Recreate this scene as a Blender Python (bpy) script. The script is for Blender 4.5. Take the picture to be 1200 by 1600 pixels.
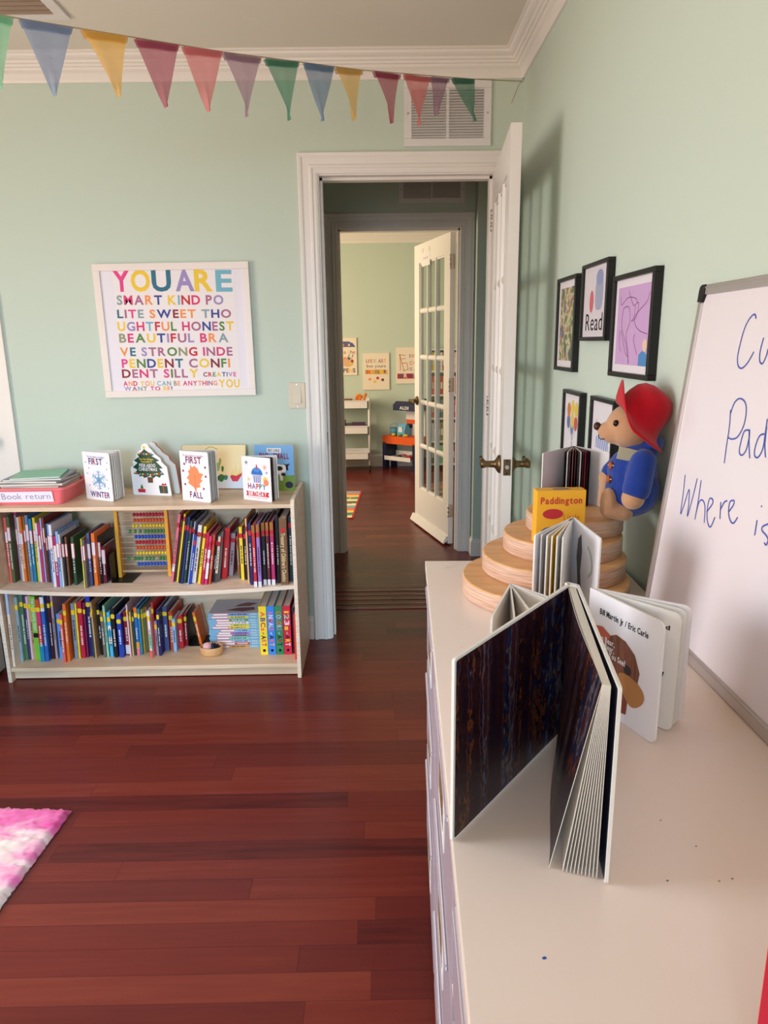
import bpy, bmesh, math, random
from mathutils import Vector, Matrix, noise
random.seed(7)
PI = math.pi
for o in list(bpy.data.objects):
    bpy.data.objects.remove(o, do_unlink=True)
SC = bpy.context.scene
COL = SC.collection

# ------------------------------------------------------------------ camera
def cam_axes(p, r, y):
    cp, sp = math.cos(p), math.sin(p)
    fwd = Vector((math.sin(y) * cp, math.cos(y) * cp, -sp))
    right = Vector((math.cos(y), -math.sin(y), 0))
    up = right.cross(fwd)
    c, s = math.cos(r), math.sin(r)
    return c * right + s * up, -s * right + c * up, fwd
ca, cb, cc = cam_axes(.2365, -.013, .0084)
cam_data = bpy.data.cameras.new('camera')
cam = bpy.data.objects.new('camera', cam_data)
COL.objects.link(cam)
cam_data.sensor_fit = 'VERTICAL'
cam_data.sensor_height = 36.0
cam_data.lens = 1103.76 / 1600 * 36.0
cam_data.clip_start = .02
cam.matrix_world = Matrix(((ca.x, cb.x, -cc.x, 0), (ca.y, cb.y, -cc.y, 0), (ca.z, cb.z, -cc.z, 1.377), (0, 0, 0, 1)))
SC.camera = cam

# ------------------------------------------------------------------ world, lights, exposure
SC.view_settings.view_transform = 'Standard'
SC.view_settings.look = 'None'
SC.view_settings.gamma = 1.0
SC.view_settings.use_curve_mapping = False
SC.view_settings.exposure = 0.0
world = bpy.data.worlds.new('world')
SC.world = world
world.use_nodes = True
world.node_tree.nodes['Background'].inputs[0].default_value = (.55, .62, .7, 1)
world.node_tree.nodes['Background'].inputs[1].default_value = .3

def area(name, loc, direction, sx, sy, power, col, spread=180):
    d = bpy.data.lights.new(name, 'AREA')
    d.shape = 'RECTANGLE'; d.size = sx; d.size_y = sy; d.energy = power; d.color = col
    d.spread = math.radians(spread)
    o = bpy.data.objects.new(name, d)
    o.location = loc
    o.rotation_euler = Vector(direction).to_track_quat('-Z', 'Y').to_euler()
    COL.objects.link(o)
    return o
# daylight through the playroom's left window: cool sky coming down, warm light bounced up from the ground outside
area('window_daylight', (-2.57, 1.15, 1.45), (1, .12, -.42), 1.5, 1.25, 15, (.62, .80, 1.0), 90)
area('window_ground_bounce', (-2.56, 1.15, 1.25), (1, .0, .30), 1.5, 1.2, 47, (1.0, .78, .60))
# window behind the photographer, and an added, unseen cool fill lamp at the ceiling
area('rear_window_daylight', (-.9, -2.17, 1.45), (-.10, 1, -.32), 1.3, 1.25, 21, (.38, .70, 1.0), 60)
area('rear_window_bounce', (-.9, -2.16, 1.3), (-.1, 1, .42), 1.3, 1.2, 33, (1.0, .77, .57))
area('ceiling_fill_light', (-1.0, .75, 2.44), (-.12, .25, -1), .6, .6, 6, (.58, .82, 1.0), 125)
# far room: its window on the left, warm afternoon light
area('far_window_daylight', (-1.87, 6.1, 1.4), (1, .1, -.02), 1.3, 1.3, 70, (1.0, .80, .54))

# ------------------------------------------------------------------ materials
def lin(c):
    c = c / 255.0
    return c / 12.92 if c <= .04045 else ((c + .055) / 1.055) ** 2.4
def rgb(*c):
    return (lin(c[0]), lin(c[1]), lin(c[2]), 1)
MATS = {}
def mat(name, c, rough=.6, metal=0.0, bump=0.0, bscale=200, spec=.4, vary=0.0, vscale=8, sheen=0.0):
    if name in MATS:
        return MATS[name]
    m = bpy.data.materials.new(name)
    m.use_nodes = True
    nt = m.node_tree
    p = nt.nodes['Principled BSDF']
    p.inputs['Base Color'].default_value = rgb(*c)
    p.inputs['Roughness'].default_value = rough
    p.inputs['Metallic'].default_value = metal
    p.inputs['Specular IOR Level'].default_value = spec
    if sheen:
        p.inputs['Sheen Weight'].default_value = sheen
    if bump or vary:
        tc = nt.nodes.new('ShaderNodeTexCoord')
    if bump:
        n = nt.nodes.new('ShaderNodeTexNoise'); n.inputs['Scale'].default_value = bscale; n.inputs['Detail'].default_value = 3
        b = nt.nodes.new('ShaderNodeBump'); b.inputs['Strength'].default_value = bump; b.inputs['Distance'].default_value = .002
        nt.links.new(tc.outputs['Object'], n.inputs['Vector'])
        nt.links.new(n.outputs['Fac'], b.inputs['Height'])
        nt.links.new(b.outputs['Normal'], p.inputs['Normal'])
    if vary:
        n2 = nt.nodes.new('ShaderNodeTexNoise'); n2.inputs['Scale'].default_value = vscale; n2.inputs['Detail'].default_value = 4
        mx = nt.nodes.new('ShaderNodeMix'); mx.data_type = 'RGBA'
        mx.inputs['A'].default_value = rgb(*[max(0, x * (1 - vary)) for x in c]); mx.inputs['B'].default_value = rgb(*[min(255, x * (1 + vary)) for x in c])
        nt.links.new(tc.outputs['Object'], n2.inputs['Vector'])
        nt.links.new(n2.outputs['Fac'], mx.inputs['Factor'])
        nt.links.new(mx.outputs['Result'], p.inputs['Base Color'])
    MATS[name] = m
    return m
def ramp_mat(name, stops, scale_xyz, nscale=6, detail=6, rough=.5, spec=.4, distort=.3, coat=0.0):
    """streaky noise stretched along one axis, through a colour ramp"""
    m = bpy.data.materials.new(name); m.use_nodes = True
    nt = m.node_tree; p = nt.nodes['Principled BSDF']
    p.inputs['Roughness'].default_value = rough; p.inputs['Specular IOR Level'].default_value = spec
    p.inputs['Coat Weight'].default_value = coat
    tc = nt.nodes.new('ShaderNodeTexCoord'); mp = nt.nodes.new('ShaderNodeMapping'); mp.inputs['Scale'].default_value = scale_xyz
    n = nt.nodes.new('ShaderNodeTexNoise'); n.inputs['Scale'].default_value = nscale; n.inputs['Detail'].default_value = detail; n.inputs['Distortion'].default_value = distort
    r = nt.nodes.new('ShaderNodeValToRGB')
    while len(r.color_ramp.elements) < len(stops):
        r.color_ramp.elements.new(.5)
    for e, (pos, c) in zip(r.color_ramp.elements, stops):
        e.position = pos; e.color = rgb(*c)
    nt.links.new(tc.outputs['Object'], mp.inputs['Vector']); nt.links.new(mp.outputs['Vector'], n.inputs['Vector'])
    nt.links.new(n.outputs['Fac'], r.inputs['Fac']); nt.links.new(r.outputs['Color'], p.inputs['Base Color'])
    MATS[name] = m
    return m

M_WALL = mat('mint_wall_paint', (199, 212, 200), .75, bump=.12, bscale=90, spec=.25)
M_CEIL = mat('ceiling_paint', (226, 220, 210), .9, bump=.1, bscale=120, spec=.2)
M_TRIM = mat('white_trim_paint', (234, 228, 224), .38, spec=.4)
M_WHITE = mat('white_lacquer', (236, 232, 226), .3)
M_BRASS = mat('antique_brass', (118, 96, 66), .33, metal=.9)
M_DARK = mat('black_metal', (16, 15, 17), .4, spec=.4)
M_STEEL = mat('brushed_aluminium', (196, 188, 186), .35, metal=.7)
M_PAGE = mat('page_paper', (222, 214, 203), .8)
M_BOARD = mat('board_page', (232, 228, 222), .55)
M_RED = mat('sticker_red', (196, 30, 44), .5)
M_YEL = mat('sticker_yellow', (240, 200, 40), .5)
M_INK = mat('black_ink', (26, 25, 28), .6)
M_BIRCH = ramp_mat('birch_plywood', [(.3, (206, 174, 142)), (.55, (221, 192, 162)), (.75, (229, 204, 178))], (1.2, 8, 14), 3, 5, .42)
M_BIRCHEDGE = ramp_mat('birch_plywood_edge', [(.35, (226, 200, 176)), (.6, (238, 220, 202))], (2, 10, 60), 4, 4, .5)
M_MAPLE = ramp_mat('maple_veneer', [(.3, (206, 150, 98)), (.55, (220, 168, 116)), (.8, (226, 180, 130))], (3, 22, 3), 3, 6, .4)

def wood_floor():
    m = bpy.data.materials.new('cherry_floorboards'); m.use_nodes = True
    nt = m.node_tree; N = nt.nodes; L = nt.links; p = N['Principled BSDF']
    def math_(op, a, b=None):
        n = N.new('ShaderNodeMath'); n.operation = op
        for i, v in enumerate((a, b)):
            if v is None: continue
            if isinstance(v, (int, float)): n.inputs[i].default_value = v
            else: L.new(v, n.inputs[i])
        return n.outputs[0]
    tc = N.new('ShaderNodeTexCoord'); sx = N.new('ShaderNodeSeparateXYZ'); L.new(tc.outputs['Object'], sx.inputs[0])
    X, Y = sx.outputs['X'], sx.outputs['Y']
    BW, BL = .0725, 1.15
    ry = math_('DIVIDE', Y, BW); row = math_('FLOOR', ry); fy = math_('FRACT', ry)
    wn = N.new('ShaderNodeTexWhiteNoise'); wn.noise_dimensions = '1D'; L.new(row, wn.inputs['W'])
    rx = math_('ADD', math_('DIVIDE', X, BL), math_('MULTIPLY', wn.outputs['Value'], 7.3)); colm = math_('FLOOR', rx); fx = math_('FRACT', rx)
    cx = N.new('ShaderNodeCombineXYZ'); L.new(row, cx.inputs[0]); L.new(colm, cx.inputs[1])
    w2 = N.new('ShaderNodeTexWhiteNoise'); w2.noise_dimensions = '2D'; L.new(cx.outputs[0], w2.inputs['Vector'])
    mp = N.new('ShaderNodeMapping'); mp.inputs['Scale'].default_value = (2.2, 34, 1); L.new(tc.outputs['Object'], mp.inputs['Vector'])
    ad = N.new('ShaderNodeVectorMath'); ad.operation = 'ADD'; L.new(mp.outputs[0], ad.inputs[0])
    sc = N.new('ShaderNodeVectorMath'); sc.operation = 'SCALE'; sc.inputs['Scale'].default_value = 31.0; L.new(w2.outputs['Color'], sc.inputs[0]); L.new(sc.outputs[0], ad.inputs[1])
    gr = N.new('ShaderNodeTexNoise'); gr.inputs['Scale'].default_value = 1.6; gr.inputs['Detail'].default_value = 8; gr.inputs['Distortion'].default_value = .5; L.new(ad.outputs[0], gr.inputs['Vector'])
    val = math_('ADD', math_('MULTIPLY', w2.outputs['Value'], .55), math_('MULTIPLY', gr.outputs['Fac'], .5))
    r = N.new('ShaderNodeValToRGB'); e = r.color_ramp.elements
    e.new(.5); e.new(.75)
    for el, (pos, c) in zip(e, [(.12, (58, 20, 22)), (.3, (90, 31, 28)), (.62, (106, 38, 31)), (.98, (126, 54, 40))]):
        el.position = pos; el.color = rgb(*c)
    L.new(val, r.inputs['Fac'])
    gap = math_('MINIMUM', math_('MULTIPLY', math_('MINIMUM', fy, math_('SUBTRACT', 1.0, fy)), BW), math_('MULTIPLY', math_('MINIMUM', fx, math_('SUBTRACT', 1.0, fx)), BL))
    gm = N.new('ShaderNodeMapRange'); gm.inputs['From Min'].default_value = .0003; gm.inputs['From Max'].default_value = .0012; gm.inputs['To Min'].default_value = .45; gm.inputs['To Max'].default_value = 1; L.new(gap, gm.inputs['Value'])
    mx = N.new('ShaderNodeMix'); mx.data_type = 'RGBA'; mx.inputs['A'].default_value = rgb(38, 14, 14); L.new(gm.outputs[0], mx.inputs['Factor']); L.new(r.outputs[0], mx.inputs['B'])
    L.new(mx.outputs['Result'], p.inputs['Base Color'])
    p.inputs['Roughness'].default_value = .27; p.inputs['Specular IOR Level'].default_value = .3
    b = N.new('ShaderNodeBump'); b.inputs['Strength'].default_value = .25; b.inputs['Distance'].default_value = .002
    lo = N.new('ShaderNodeTexNoise'); lo.inputs['Scale'].default_value = 9; L.new(tc.outputs['Object'], lo.inputs['Vector'])
    hh = math_('ADD', math_('MULTIPLY', gm.outputs[0], .6), math_('MULTIPLY', lo.outputs['Fac'], .6)); L.new(hh, b.inputs['Height']); L.new(b.outputs[0], p.inputs['Normal'])
    return m
M_FLOOR = wood_floor()

def glass_mat():
    m = bpy.data.materials.new('clear_glass'); m.use_nodes = True
    nt = m.node_tree; nt.nodes.remove(nt.nodes['Principled BSDF'])
    out = nt.nodes['Material Output']
    t = nt.nodes.new('ShaderNodeBsdfTransparent'); t.inputs[0].default_value = (.93, .96, .94, 1)
    g = nt.nodes.new('ShaderNodeBsdfGlossy'); g.inputs['Roughness'].default_value = .02
    f = nt.nodes.new('ShaderNodeFresnel'); f.inputs[0].default_value = 1.5
    x = nt.nodes.new('ShaderNodeMixShader')
    geo = nt.nodes.new('ShaderNodeNewGeometry'); inv = nt.nodes.new('ShaderNodeMath'); inv.operation = 'SUBTRACT'; inv.inputs[0].default_value = 1.0
    mul = nt.nodes.new('ShaderNodeMath'); mul.operation = 'MULTIPLY'
    nt.links.new(geo.outputs['Backfacing'], inv.inputs[1]); nt.links.new(f.outputs[0], mul.inputs[0]); nt.links.new(inv.outputs[0], mul.inputs[1])
    nt.links.new(mul.outputs[0], x.inputs[0]); nt.links.new(t.outputs[0], x.inputs[1]); nt.links.new(g.outputs[0], x.inputs[2]); nt.links.new(x.outputs[0], out.inputs[0])
    return m
M_GLASS = glass_mat()
def cloth_mat(name, c):
    """thin woven flag cloth that lets some light through"""
    if name in MATS: return MATS[name]
    m = bpy.data.materials.new(name); m.use_nodes = True
    nt = m.node_tree; p = nt.nodes['Principled BSDF']; out = nt.nodes['Material Output']
    p.inputs['Base Color'].default_value = rgb(*c); p.inputs['Roughness'].default_value = .9; p.inputs['Specular IOR Level'].default_value = .1
    tl = nt.nodes.new('ShaderNodeBsdfTranslucent'); tl.inputs[0].default_value = rgb(*c)
    tr = nt.nodes.new('ShaderNodeBsdfTransparent')
    a = nt.nodes.new('ShaderNodeMixShader'); a.inputs[0].default_value = .4
    b = nt.nodes.new('ShaderNodeMixShader'); b.inputs[0].default_value = .24
    nt.links.new(p.outputs[0], a.inputs[1]); nt.links.new(tl.outputs[0], a.inputs[2])
    nt.links.new(a.outputs[0], b.inputs[1]); nt.links.new(tr.outputs[0], b.inputs[2]); nt.links.new(b.outputs[0], out.inputs[0])
    MATS[name] = m
    return m

# ------------------------------------------------------------------ mesh helpers
class MB:
    """collects geometry of ONE mesh object"""
    def __init__(s):
        s.bm = bmesh.new(); s.mats = []
    def mi(s, m):
        if m not in s.mats: s.mats.append(m)
        return s.mats.index(m)
    def face(s, vs, m, smooth=False):
        try:
            f = s.bm.faces.new(vs)
        except ValueError:
            return None
        f.material_index = s.mi(m); f.smooth = smooth
        return f
    def box(s, lo, hi, m, M=None, bevel=0.0):
        x0, y0, z0 = lo; x1, y1, z1 = hi
        co = [(x0, y0, z0), (x1, y0, z0), (x1, y1, z0), (x0, y1, z0), (x0, y0, z1), (x1, y0, z1), (x1, y1, z1), (x0, y1, z1)]
        vs = [s.bm.verts.new(M @ Vector(c) if M else c) for c in co]
        fs = [s.face([vs[i] for i in q], m) for q in ((3, 2, 1, 0), (4, 5, 6, 7), (0, 1, 5, 4), (1, 2, 6, 5), (2, 3, 7, 6), (3, 0, 4, 7))]
        if bevel:
            es = list({e for f in fs for e in f.edges})
            bmesh.ops.bevel(s.bm, geom=es, offset=bevel, segments=2, profile=.6, affect='EDGES', clamp_overlap=True)
        return s
    def prism(s, pts, M, h, m, mside=None, smooth=False, both=True):
        """polygon pts in the local XY plane of M, extruded h along local Z"""
        a = [s.bm.verts.new(M @ Vector((x, y, 0))) for x, y in pts]
        b = [s.bm.verts.new(M @ Vector((x, y, h))) for x, y in pts]
        s.face(list(reversed(a)), m); s.face(b, m)
        n = len(pts)
        for i in range(n):
            s.face([a[i], a[(i + 1) % n], b[(i + 1) % n], b[i]], mside or m, smooth)
        return s
    def poly(s, pts, M, m, off=0.0):
        s.face([s.bm.verts.new(M @ Vector((x, y, off))) for x, y in pts], m)
        return s
    def tube(s, pts, r, m, seg=8, closed=False):
        pts = [Vector(p) for p in pts]; rings = []
        n = len(pts)
        rr = r if isinstance(r, (list, tuple)) else [r] * n
        prev = None
        for i, p in enumerate(pts):
            t = (pts[min(i + 1, n - 1)] - pts[max(i - 1, 0)]).normalized()
            if prev is None:
                u = t.orthogonal().normalized()
            else:
                u = (prev - t * prev.dot(t))
                u = u.normalized() if u.length > 1e-6 else t.orthogonal().normalized()
            prev = u; v = t.cross(u)
            rings.append([s.bm.verts.new(p + rr[i] * (math.cos(2 * PI * k / seg) * u + math.sin(2 * PI * k / seg) * v)) for k in range(seg)])
        for i in range(n - 1):
            for k in range(seg):
                s.face([rings[i][k], rings[i][(k + 1) % seg], rings[i + 1][(k + 1) % seg], rings[i + 1][k]], m, True)
        s.face(list(reversed(rings[0])), m); s.face(rings[-1], m)
        return s
    def lathe(s, prof, M, m, seg=24, mats=None, smooth=True):
        rings = []
        for r, z in prof:
            if r < 1e-6:
                rings.append([s.bm.verts.new(M @ Vector((0, 0, z)))])
            else:
                rings.append([s.bm.verts.new(M @ Vector((r * math.cos(2 * PI * k / seg), r * math.sin(2 * PI * k / seg), z))) for k in range(seg)])
        for i in range(len(rings) - 1):
            A, B = rings[i], rings[i + 1]; mm = mats[i] if mats else m
            for k in range(seg):
                k2 = (k + 1) % seg
                if len(A) == 1 and len(B) == 1: continue
                if len(A) == 1: s.face([A[0], B[k2], B[k]][::-1], mm, smooth)
                elif len(B) == 1: s.face([A[k], A[k2], B[0]], mm, smooth)
                else: s.face([A[k], A[k2], B[k2], B[k]], mm, smooth)
        if len(rings[0]) > 1: s.face(list(reversed(rings[0])), mats[0] if mats else m)
        if len(rings[-1]) > 1: s.face(rings[-1], mats[-1] if mats else m)
        return s
    def ball(s, c, r, m, seg=16, M=None):
        r = r if isinstance(r, (tuple, list)) else (r, r, r)
        T = (M or Matrix()) @ Matrix.Translation(c) @ Matrix.Diagonal((r[0], r[1], r[2], 1))
        k = seg // 2
        return s.lathe([(math.sin(PI * i / k), -math.cos(PI * i / k)) if 0 < i < k else (0, -math.cos(PI * i / k)) for i in range(k + 1)], T, m, seg)
    def build(s, name, parent=None, props=None, smooth_angle=None):
        me = bpy.data.meshes.new(name)
        bmesh.ops.recalc_face_normals(s.bm, faces=s.bm.faces)
        s.bm.to_mesh(me); s.bm.free()
        for m in s.mats: me.materials.append(m)
        o = bpy.data.objects.new(name, me); COL.objects.link(o)
        if parent: o.parent = parent
        if props:
            for k, v in props.items(): o[k] = v
        return o

def T_(x, y, z): return Matrix.Translation((x, y, z))
def frame(o, x, y):
    """matrix with origin o, local x and y axes given (z = x cross y)"""
    x = Vector(x).normalized(); y = Vector(y).normalized(); z = x.cross(y); o = Vector(o)
    return Matrix(((x.x, y.x, z.x, o.x), (x.y, y.y, z.y, o.y), (x.z, y.z, z.z, o.z), (0, 0, 0, 1)))
def rot(axis, a): return Matrix.Rotation(a, 4, axis)
def circ(cx, cy, r, n=20, ry=None):
    ry = ry or r
    return [(cx + r * math.cos(2 * PI * i / n), cy + ry * math.sin(2 * PI * i / n)) for i in range(n)]
def rect(x0, y0, x1, y1): return [(x0, y0), (x1, y0), (x1, y1), (x0, y1)]
def rrect(x0, y0, x1, y1, r, n=5, corners=(1, 1, 1, 1)):
    out = []
    for (cx, cy, a0, on, px, py) in ((x0 + r, y0 + r, PI, corners[0], x0, y0), (x1 - r, y0 + r, 1.5 * PI, corners[1], x1, y0), (x1 - r, y1 - r, 0, corners[2], x1, y1), (x0 + r, y1 - r, .5 * PI, corners[3], x0, y1)):
        if on: out += [(cx + r * math.cos(a0 + .5 * PI * i / n), cy + r * math.sin(a0 + .5 * PI * i / n)) for i in range(n + 1)]
        else: out.append((px, py))
    return out
def star(cx, cy, r, n=5, k=.42, a0=PI / 2):
    return [(cx + (r if i % 2 == 0 else r * k) * math.cos(a0 + PI * i / n), cy + (r if i % 2 == 0 else r * k) * math.sin(a0 + PI * i / n)) for i in range(2 * n)]

def tag(o, label=None, cat=None, group=None, kind=None):
    if label: o['label'] = label
    if cat: o['category'] = cat
    if group: o['group'] = group
    if kind: o['kind'] = kind
    return o
def thing(name, label, cat, loc=(0, 0, 0), rotz=0.0, group=None):
    o = bpy.data.objects.new(name, None); o.empty_display_size = .05
    o.location = loc; o.rotation_euler = (0, 0, rotz); COL.objects.link(o)
    return tag(o, label, cat, group)
def struct(name, mb, parent=None):
    o = mb.build(name, parent)
    if not parent: o['kind'] = 'structure'
    return o

# lettering: glyph outlines of the built-in font, laid out letter by letter
GL = {}
def glyph(ch, bold):
    k = (ch, bold)
    if k in GL: return GL[k]
    cu = bpy.data.curves.new('glyph', 'FONT'); cu.body = ch; cu.size = 1.0; cu.resolution_u = 3; cu.offset = .028 if bold else 0.0
    ob = bpy.data.objects.new('glyph', cu); COL.objects.link(ob)
    me = ob.to_mesh()
    vs = [(v.co.x, v.co.y) for v in me.vertices]; fs = [tuple(p.vertices) for p in me.polygons]
    ob.to_mesh_clear(); bpy.data.objects.remove(ob); bpy.data.curves.remove(cu)
    if vs:
        x0 = min(v[0] for v in vs); x1 = max(v[0] for v in vs)
    else: x0, x1 = 0, .28
    GL[k] = (vs, fs, x0, x1)
    return GL[k]
def text(mb, s, M, size, m, off=.0004, align='C', bold=True, sx=1.0, width=None, gap=.09):
    """writes s in the local XY plane of M, baseline y=0; cap height ~ .7*size. m: material or list per letter"""
    pen = 0; lay = []
    for ch in s:
        if ch == ' ': pen += .33; lay.append(None); continue
        g = glyph(ch, bold); lay.append((g, pen)); pen += (g[3] - g[2]) + gap
    pen -= gap
    k = size * sx
    if width: k = width / pen
    x0 = {'C': -pen * k / 2, 'L': 0, 'R': -pen * k}[align]
    j = 0
    for it in lay:
        if it is None: continue
        (vs, fs, a, b), p = it
        mm = m[j % len(m)] if isinstance(m, (list, tuple)) else m; j += 1
        V = [mb.bm.verts.new(M @ Vector((x0 + (p + vx - a) * k, vy * size, off))) for vx, vy in vs]
        for f in fs: mb.face([V[i] for i in f], mm)
    return mb
def stroke(mb, pts, M, w, m, off=.0004):
    """flat pen stroke along a polyline, rounded by extra points"""
    P = [Vector((a, b)) for a, b in pts]
    if len(P) > 2:
        Q = []
        for i in range(len(P) - 1):
            p0, p1, p2, p3 = P[max(i - 1, 0)], P[i], P[i + 1], P[min(i + 2, len(P) - 1)]
            for t in (0, .2, .4, .6, .8):
                Q.append(.5 * ((2 * p1) + (p2 - p0) * t + (2 * p0 - 5 * p1 + 4 * p2 - p3) * t * t + (3 * p1 - p0 - 3 * p2 + p3) * t ** 3))
        P = Q + [P[-1]]
    L, R = [], []
    for i, p in enumerate(P):
        d = P[min(i + 1, len(P) - 1)] - P[max(i - 1, 0)]
        d = d.normalized() if d.length > 1e-9 else Vector((1, 0))
        n = Vector((-d.y, d.x)) * w / 2
        L.append(mb.bm.verts.new(M @ Vector((p.x + n.x, p.y + n.y, off)))); R.append(mb.bm.verts.new(M @ Vector((p.x - n.x, p.y - n.y, off))))
    for i in range(len(P) - 1):
        mb.face([R[i], R[i + 1], L[i + 1], L[i]], m)
    return mb
PAL = {'coral': (226, 96, 84), 'olive': (86, 100, 62), 'magenta': (190, 50, 104), 'lilac grey': (150, 138, 150), 'cream': (232, 214, 196), 'orange': (226, 112, 40), 'golden brown': (168, 104, 40), 'steel blue': (104, 134, 168), 'teal': (34, 132, 172), 'yellow': (240, 204, 52), 'white': (226, 220, 226), 'hot pink': (212, 50, 110), 'pale blue': (168, 186, 222), 'brick red': (150, 62, 52), 'dark olive': (72, 70, 46), 'periwinkle': (120, 142, 206), 'mustard': (212, 152, 60), 'leaf green': (96, 142, 110), 'rose': (178, 46, 104), 'light blue': (138, 178, 224), 'charcoal': (44, 40, 46), 'brown': (118, 82, 56), 'dark green': (44, 78, 62), 'lime yellow': (210, 204, 80), 'taupe': (112, 98, 92), 'indigo': (74, 82, 128), 'purple': (88, 58, 110), 'black': (24, 23, 26), 'maroon': (104, 34, 52), 'pink': (222, 108, 134), 'dark brown': (78, 58, 50), 'dark blue': (38, 42, 110), 'royal blue': (34, 62, 170), 'crimson': (184, 28, 62), 'rust orange': (204, 78, 42), 'grey': (104, 98, 100), 'bright red': (204, 34, 40), 'mauve': (172, 150, 162), 'dark grey': (70, 70, 74), 'peach': (244, 178, 126), 'navy': (36, 34, 96), 'red': (196, 40, 52), 'lavender': (156, 120, 196), 'dark teal': (28, 58, 70), 'grey teal': (140, 162, 168), 'green': (76, 118, 82), 'pale pink': (224, 190, 196), 'tan': (196, 156, 112), 'lime green': (124, 190, 56), 'blue': (40, 98, 178), 'dark maroon': (74, 30, 36), 'sky blue': (92, 152, 224), 'grey blue': (128, 140, 160), 'plum': (122, 30, 74), 'mint': (140, 200, 172), 'cyan': (72, 178, 226), 'dark red': (146, 24, 36), 'gold': (190, 144, 40), 'rust': (168, 84, 48), 'lilac grey ': (150, 138, 150)}
def pm(n): return mat('cover_' + n.replace(' ', '_'), PAL[n], .42, spec=.35, vary=.08, vscale=30)
ORD = ['first', 'second', 'third', 'fourth', 'fifth', 'sixth', 'seventh', 'eighth', 'ninth', 'tenth', 'eleventh', 'twelfth', 'thirteenth', 'fourteenth', 'fifteenth', 'sixteenth', 'seventeenth', 'eighteenth', 'nineteenth']
TENS = ['', '', 'twenty', 'thirty', 'forty', 'fifty']
def ordinal(n):
    if n <= 19: return ORD[n - 1]
    t, u = divmod(n, 10)
    return (TENS[t][:-1] + 'ieth') if u == 0 else TENS[t] + '-' + ORD[u - 1]

# ================================================================== THE SETTING
D, D2, D3 = 3.154, 4.566, 7.95          # back wall, hall wall, far room wall; positions below largely unprojected from image pixels
W = .611                                # right wall
XL, XR, ZO = -.2243, .4975, 2.045       # first doorway
XL2, XR2 = -.2211, .5258                # second doorway
ZC = 2.4845                             # ceiling
TH = .12
struct('floor', MB().box((-2.75, -2.35, -.06), (2.1, 8.1, 0), M_FLOOR))
struct('ceiling', MB().box((-2.75, -2.35, ZC), (2.1, 8.1, ZC + .06), M_CEIL))
def wall_open(name, a0, a1, o0, o1, zb, zt, fixed0, fixed1, along='x'):
    """wall from a0..a1 with one opening o0..o1, zb..zt"""
    mb = MB()
    def bx(p0, p1, z0, z1):
        if p1 - p0 < 1e-4 or z1 - z0 < 1e-4: return
        if along == 'x': mb.box((p0, fixed0, z0), (p1, fixed1, z1), M_WALL)
        else: mb.box((fixed0, p0, z0), (fixed1, p1, z1), M_WALL)
    bx(a0, o0, 0, ZC); bx(o1, a1, 0, ZC); bx(o0, o1, zt, ZC); bx(o0, o1, 0, zb)
    return struct(name, mb)
wall_open('wall_back', -2.6, W + TH, XL - .02, XR + .02, 0, ZO + .02, D, D + TH)
struct('wall_right', MB().box((W, -2.2, 0), (W + TH, D, ZC), M_WALL))
wall_open('wall_left', -2.2, D + TH, .4, 1.9, .75, 2.1, -2.72, -2.6, 'y')
wall_open('wall_front', -2.6, W + TH, -1.55, -.25, .8, 2.1, -2.32, -2.2)
wall_open('wall_hall_back', -1.4, 2.05, XL2 - .02, XR2 + .02, 0, ZO + .02, D2, D2 + TH)
struct('wall_hall_left', MB().box((-1.4, D + TH, 0), (-1.28, D2, ZC), M_WALL))
struct('wall_hall_right', MB().box((.614, 4.45, 0), (1.9, D2, ZC), M_WALL))
struct('wall_hall_end', MB().box((1.9, D + TH, 0), (2.05, D2, ZC), M_WALL))
struct('wall_hall_front', MB().box((W + TH, D, 0), (2.05, D + TH, ZC), M_WALL))
wall_open('wall_far_left', D2 + TH, D3, 5.4, 6.8, .75, 2.1, -2.02, -1.9, 'y')
struct('wall_far_back', MB().box((-2.02, D3, 0), (1.95, D3 + .1, ZC), M_WALL))
struct('wall_far_right', MB().box((1.82, D2 + TH, 0), (1.95, D3, ZC), M_WALL))

def window(name, cx, cy, cz, w, h, axis):
    """white sash window in a wall opening; axis 'y' = wall runs along y"""
    M = frame((cx, cy, cz), (0, 1, 0) if axis == 'y' else (1, 0, 0), (0, 0, 1))
    o = struct(name, MB().box((-w / 2, -h / 2, -.04), (-w / 2 + .05, h / 2, .04), M_TRIM, M).box((w / 2 - .05, -h / 2, -.04), (w / 2, h / 2, .04), M_TRIM, M)
        .box((-w / 2, h / 2 - .05, -.04), (w / 2, h / 2, .04), M_TRIM, M).box((-w / 2, -h / 2, -.04), (w / 2, -h / 2 + .05, .04), M_TRIM, M).box((-w / 2, -.02, -.025), (w / 2, .02, .025), M_TRIM, M))
    MB().box((-w / 2 + .05, -h / 2 + .05, -.003), (w / 2 - .05, h / 2 - .05, .003), M_GLASS, M).build('window_pane', o)
window('window_1', -2.66, 1.15, 1.425, 1.5, 1.35, 'y')
window('window_2', -.9, -2.26, 1.45, 1.3, 1.3, 'x')
window('window_3', -1.96, 6.1, 1.425, 1.4, 1.35, 'y')

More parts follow.
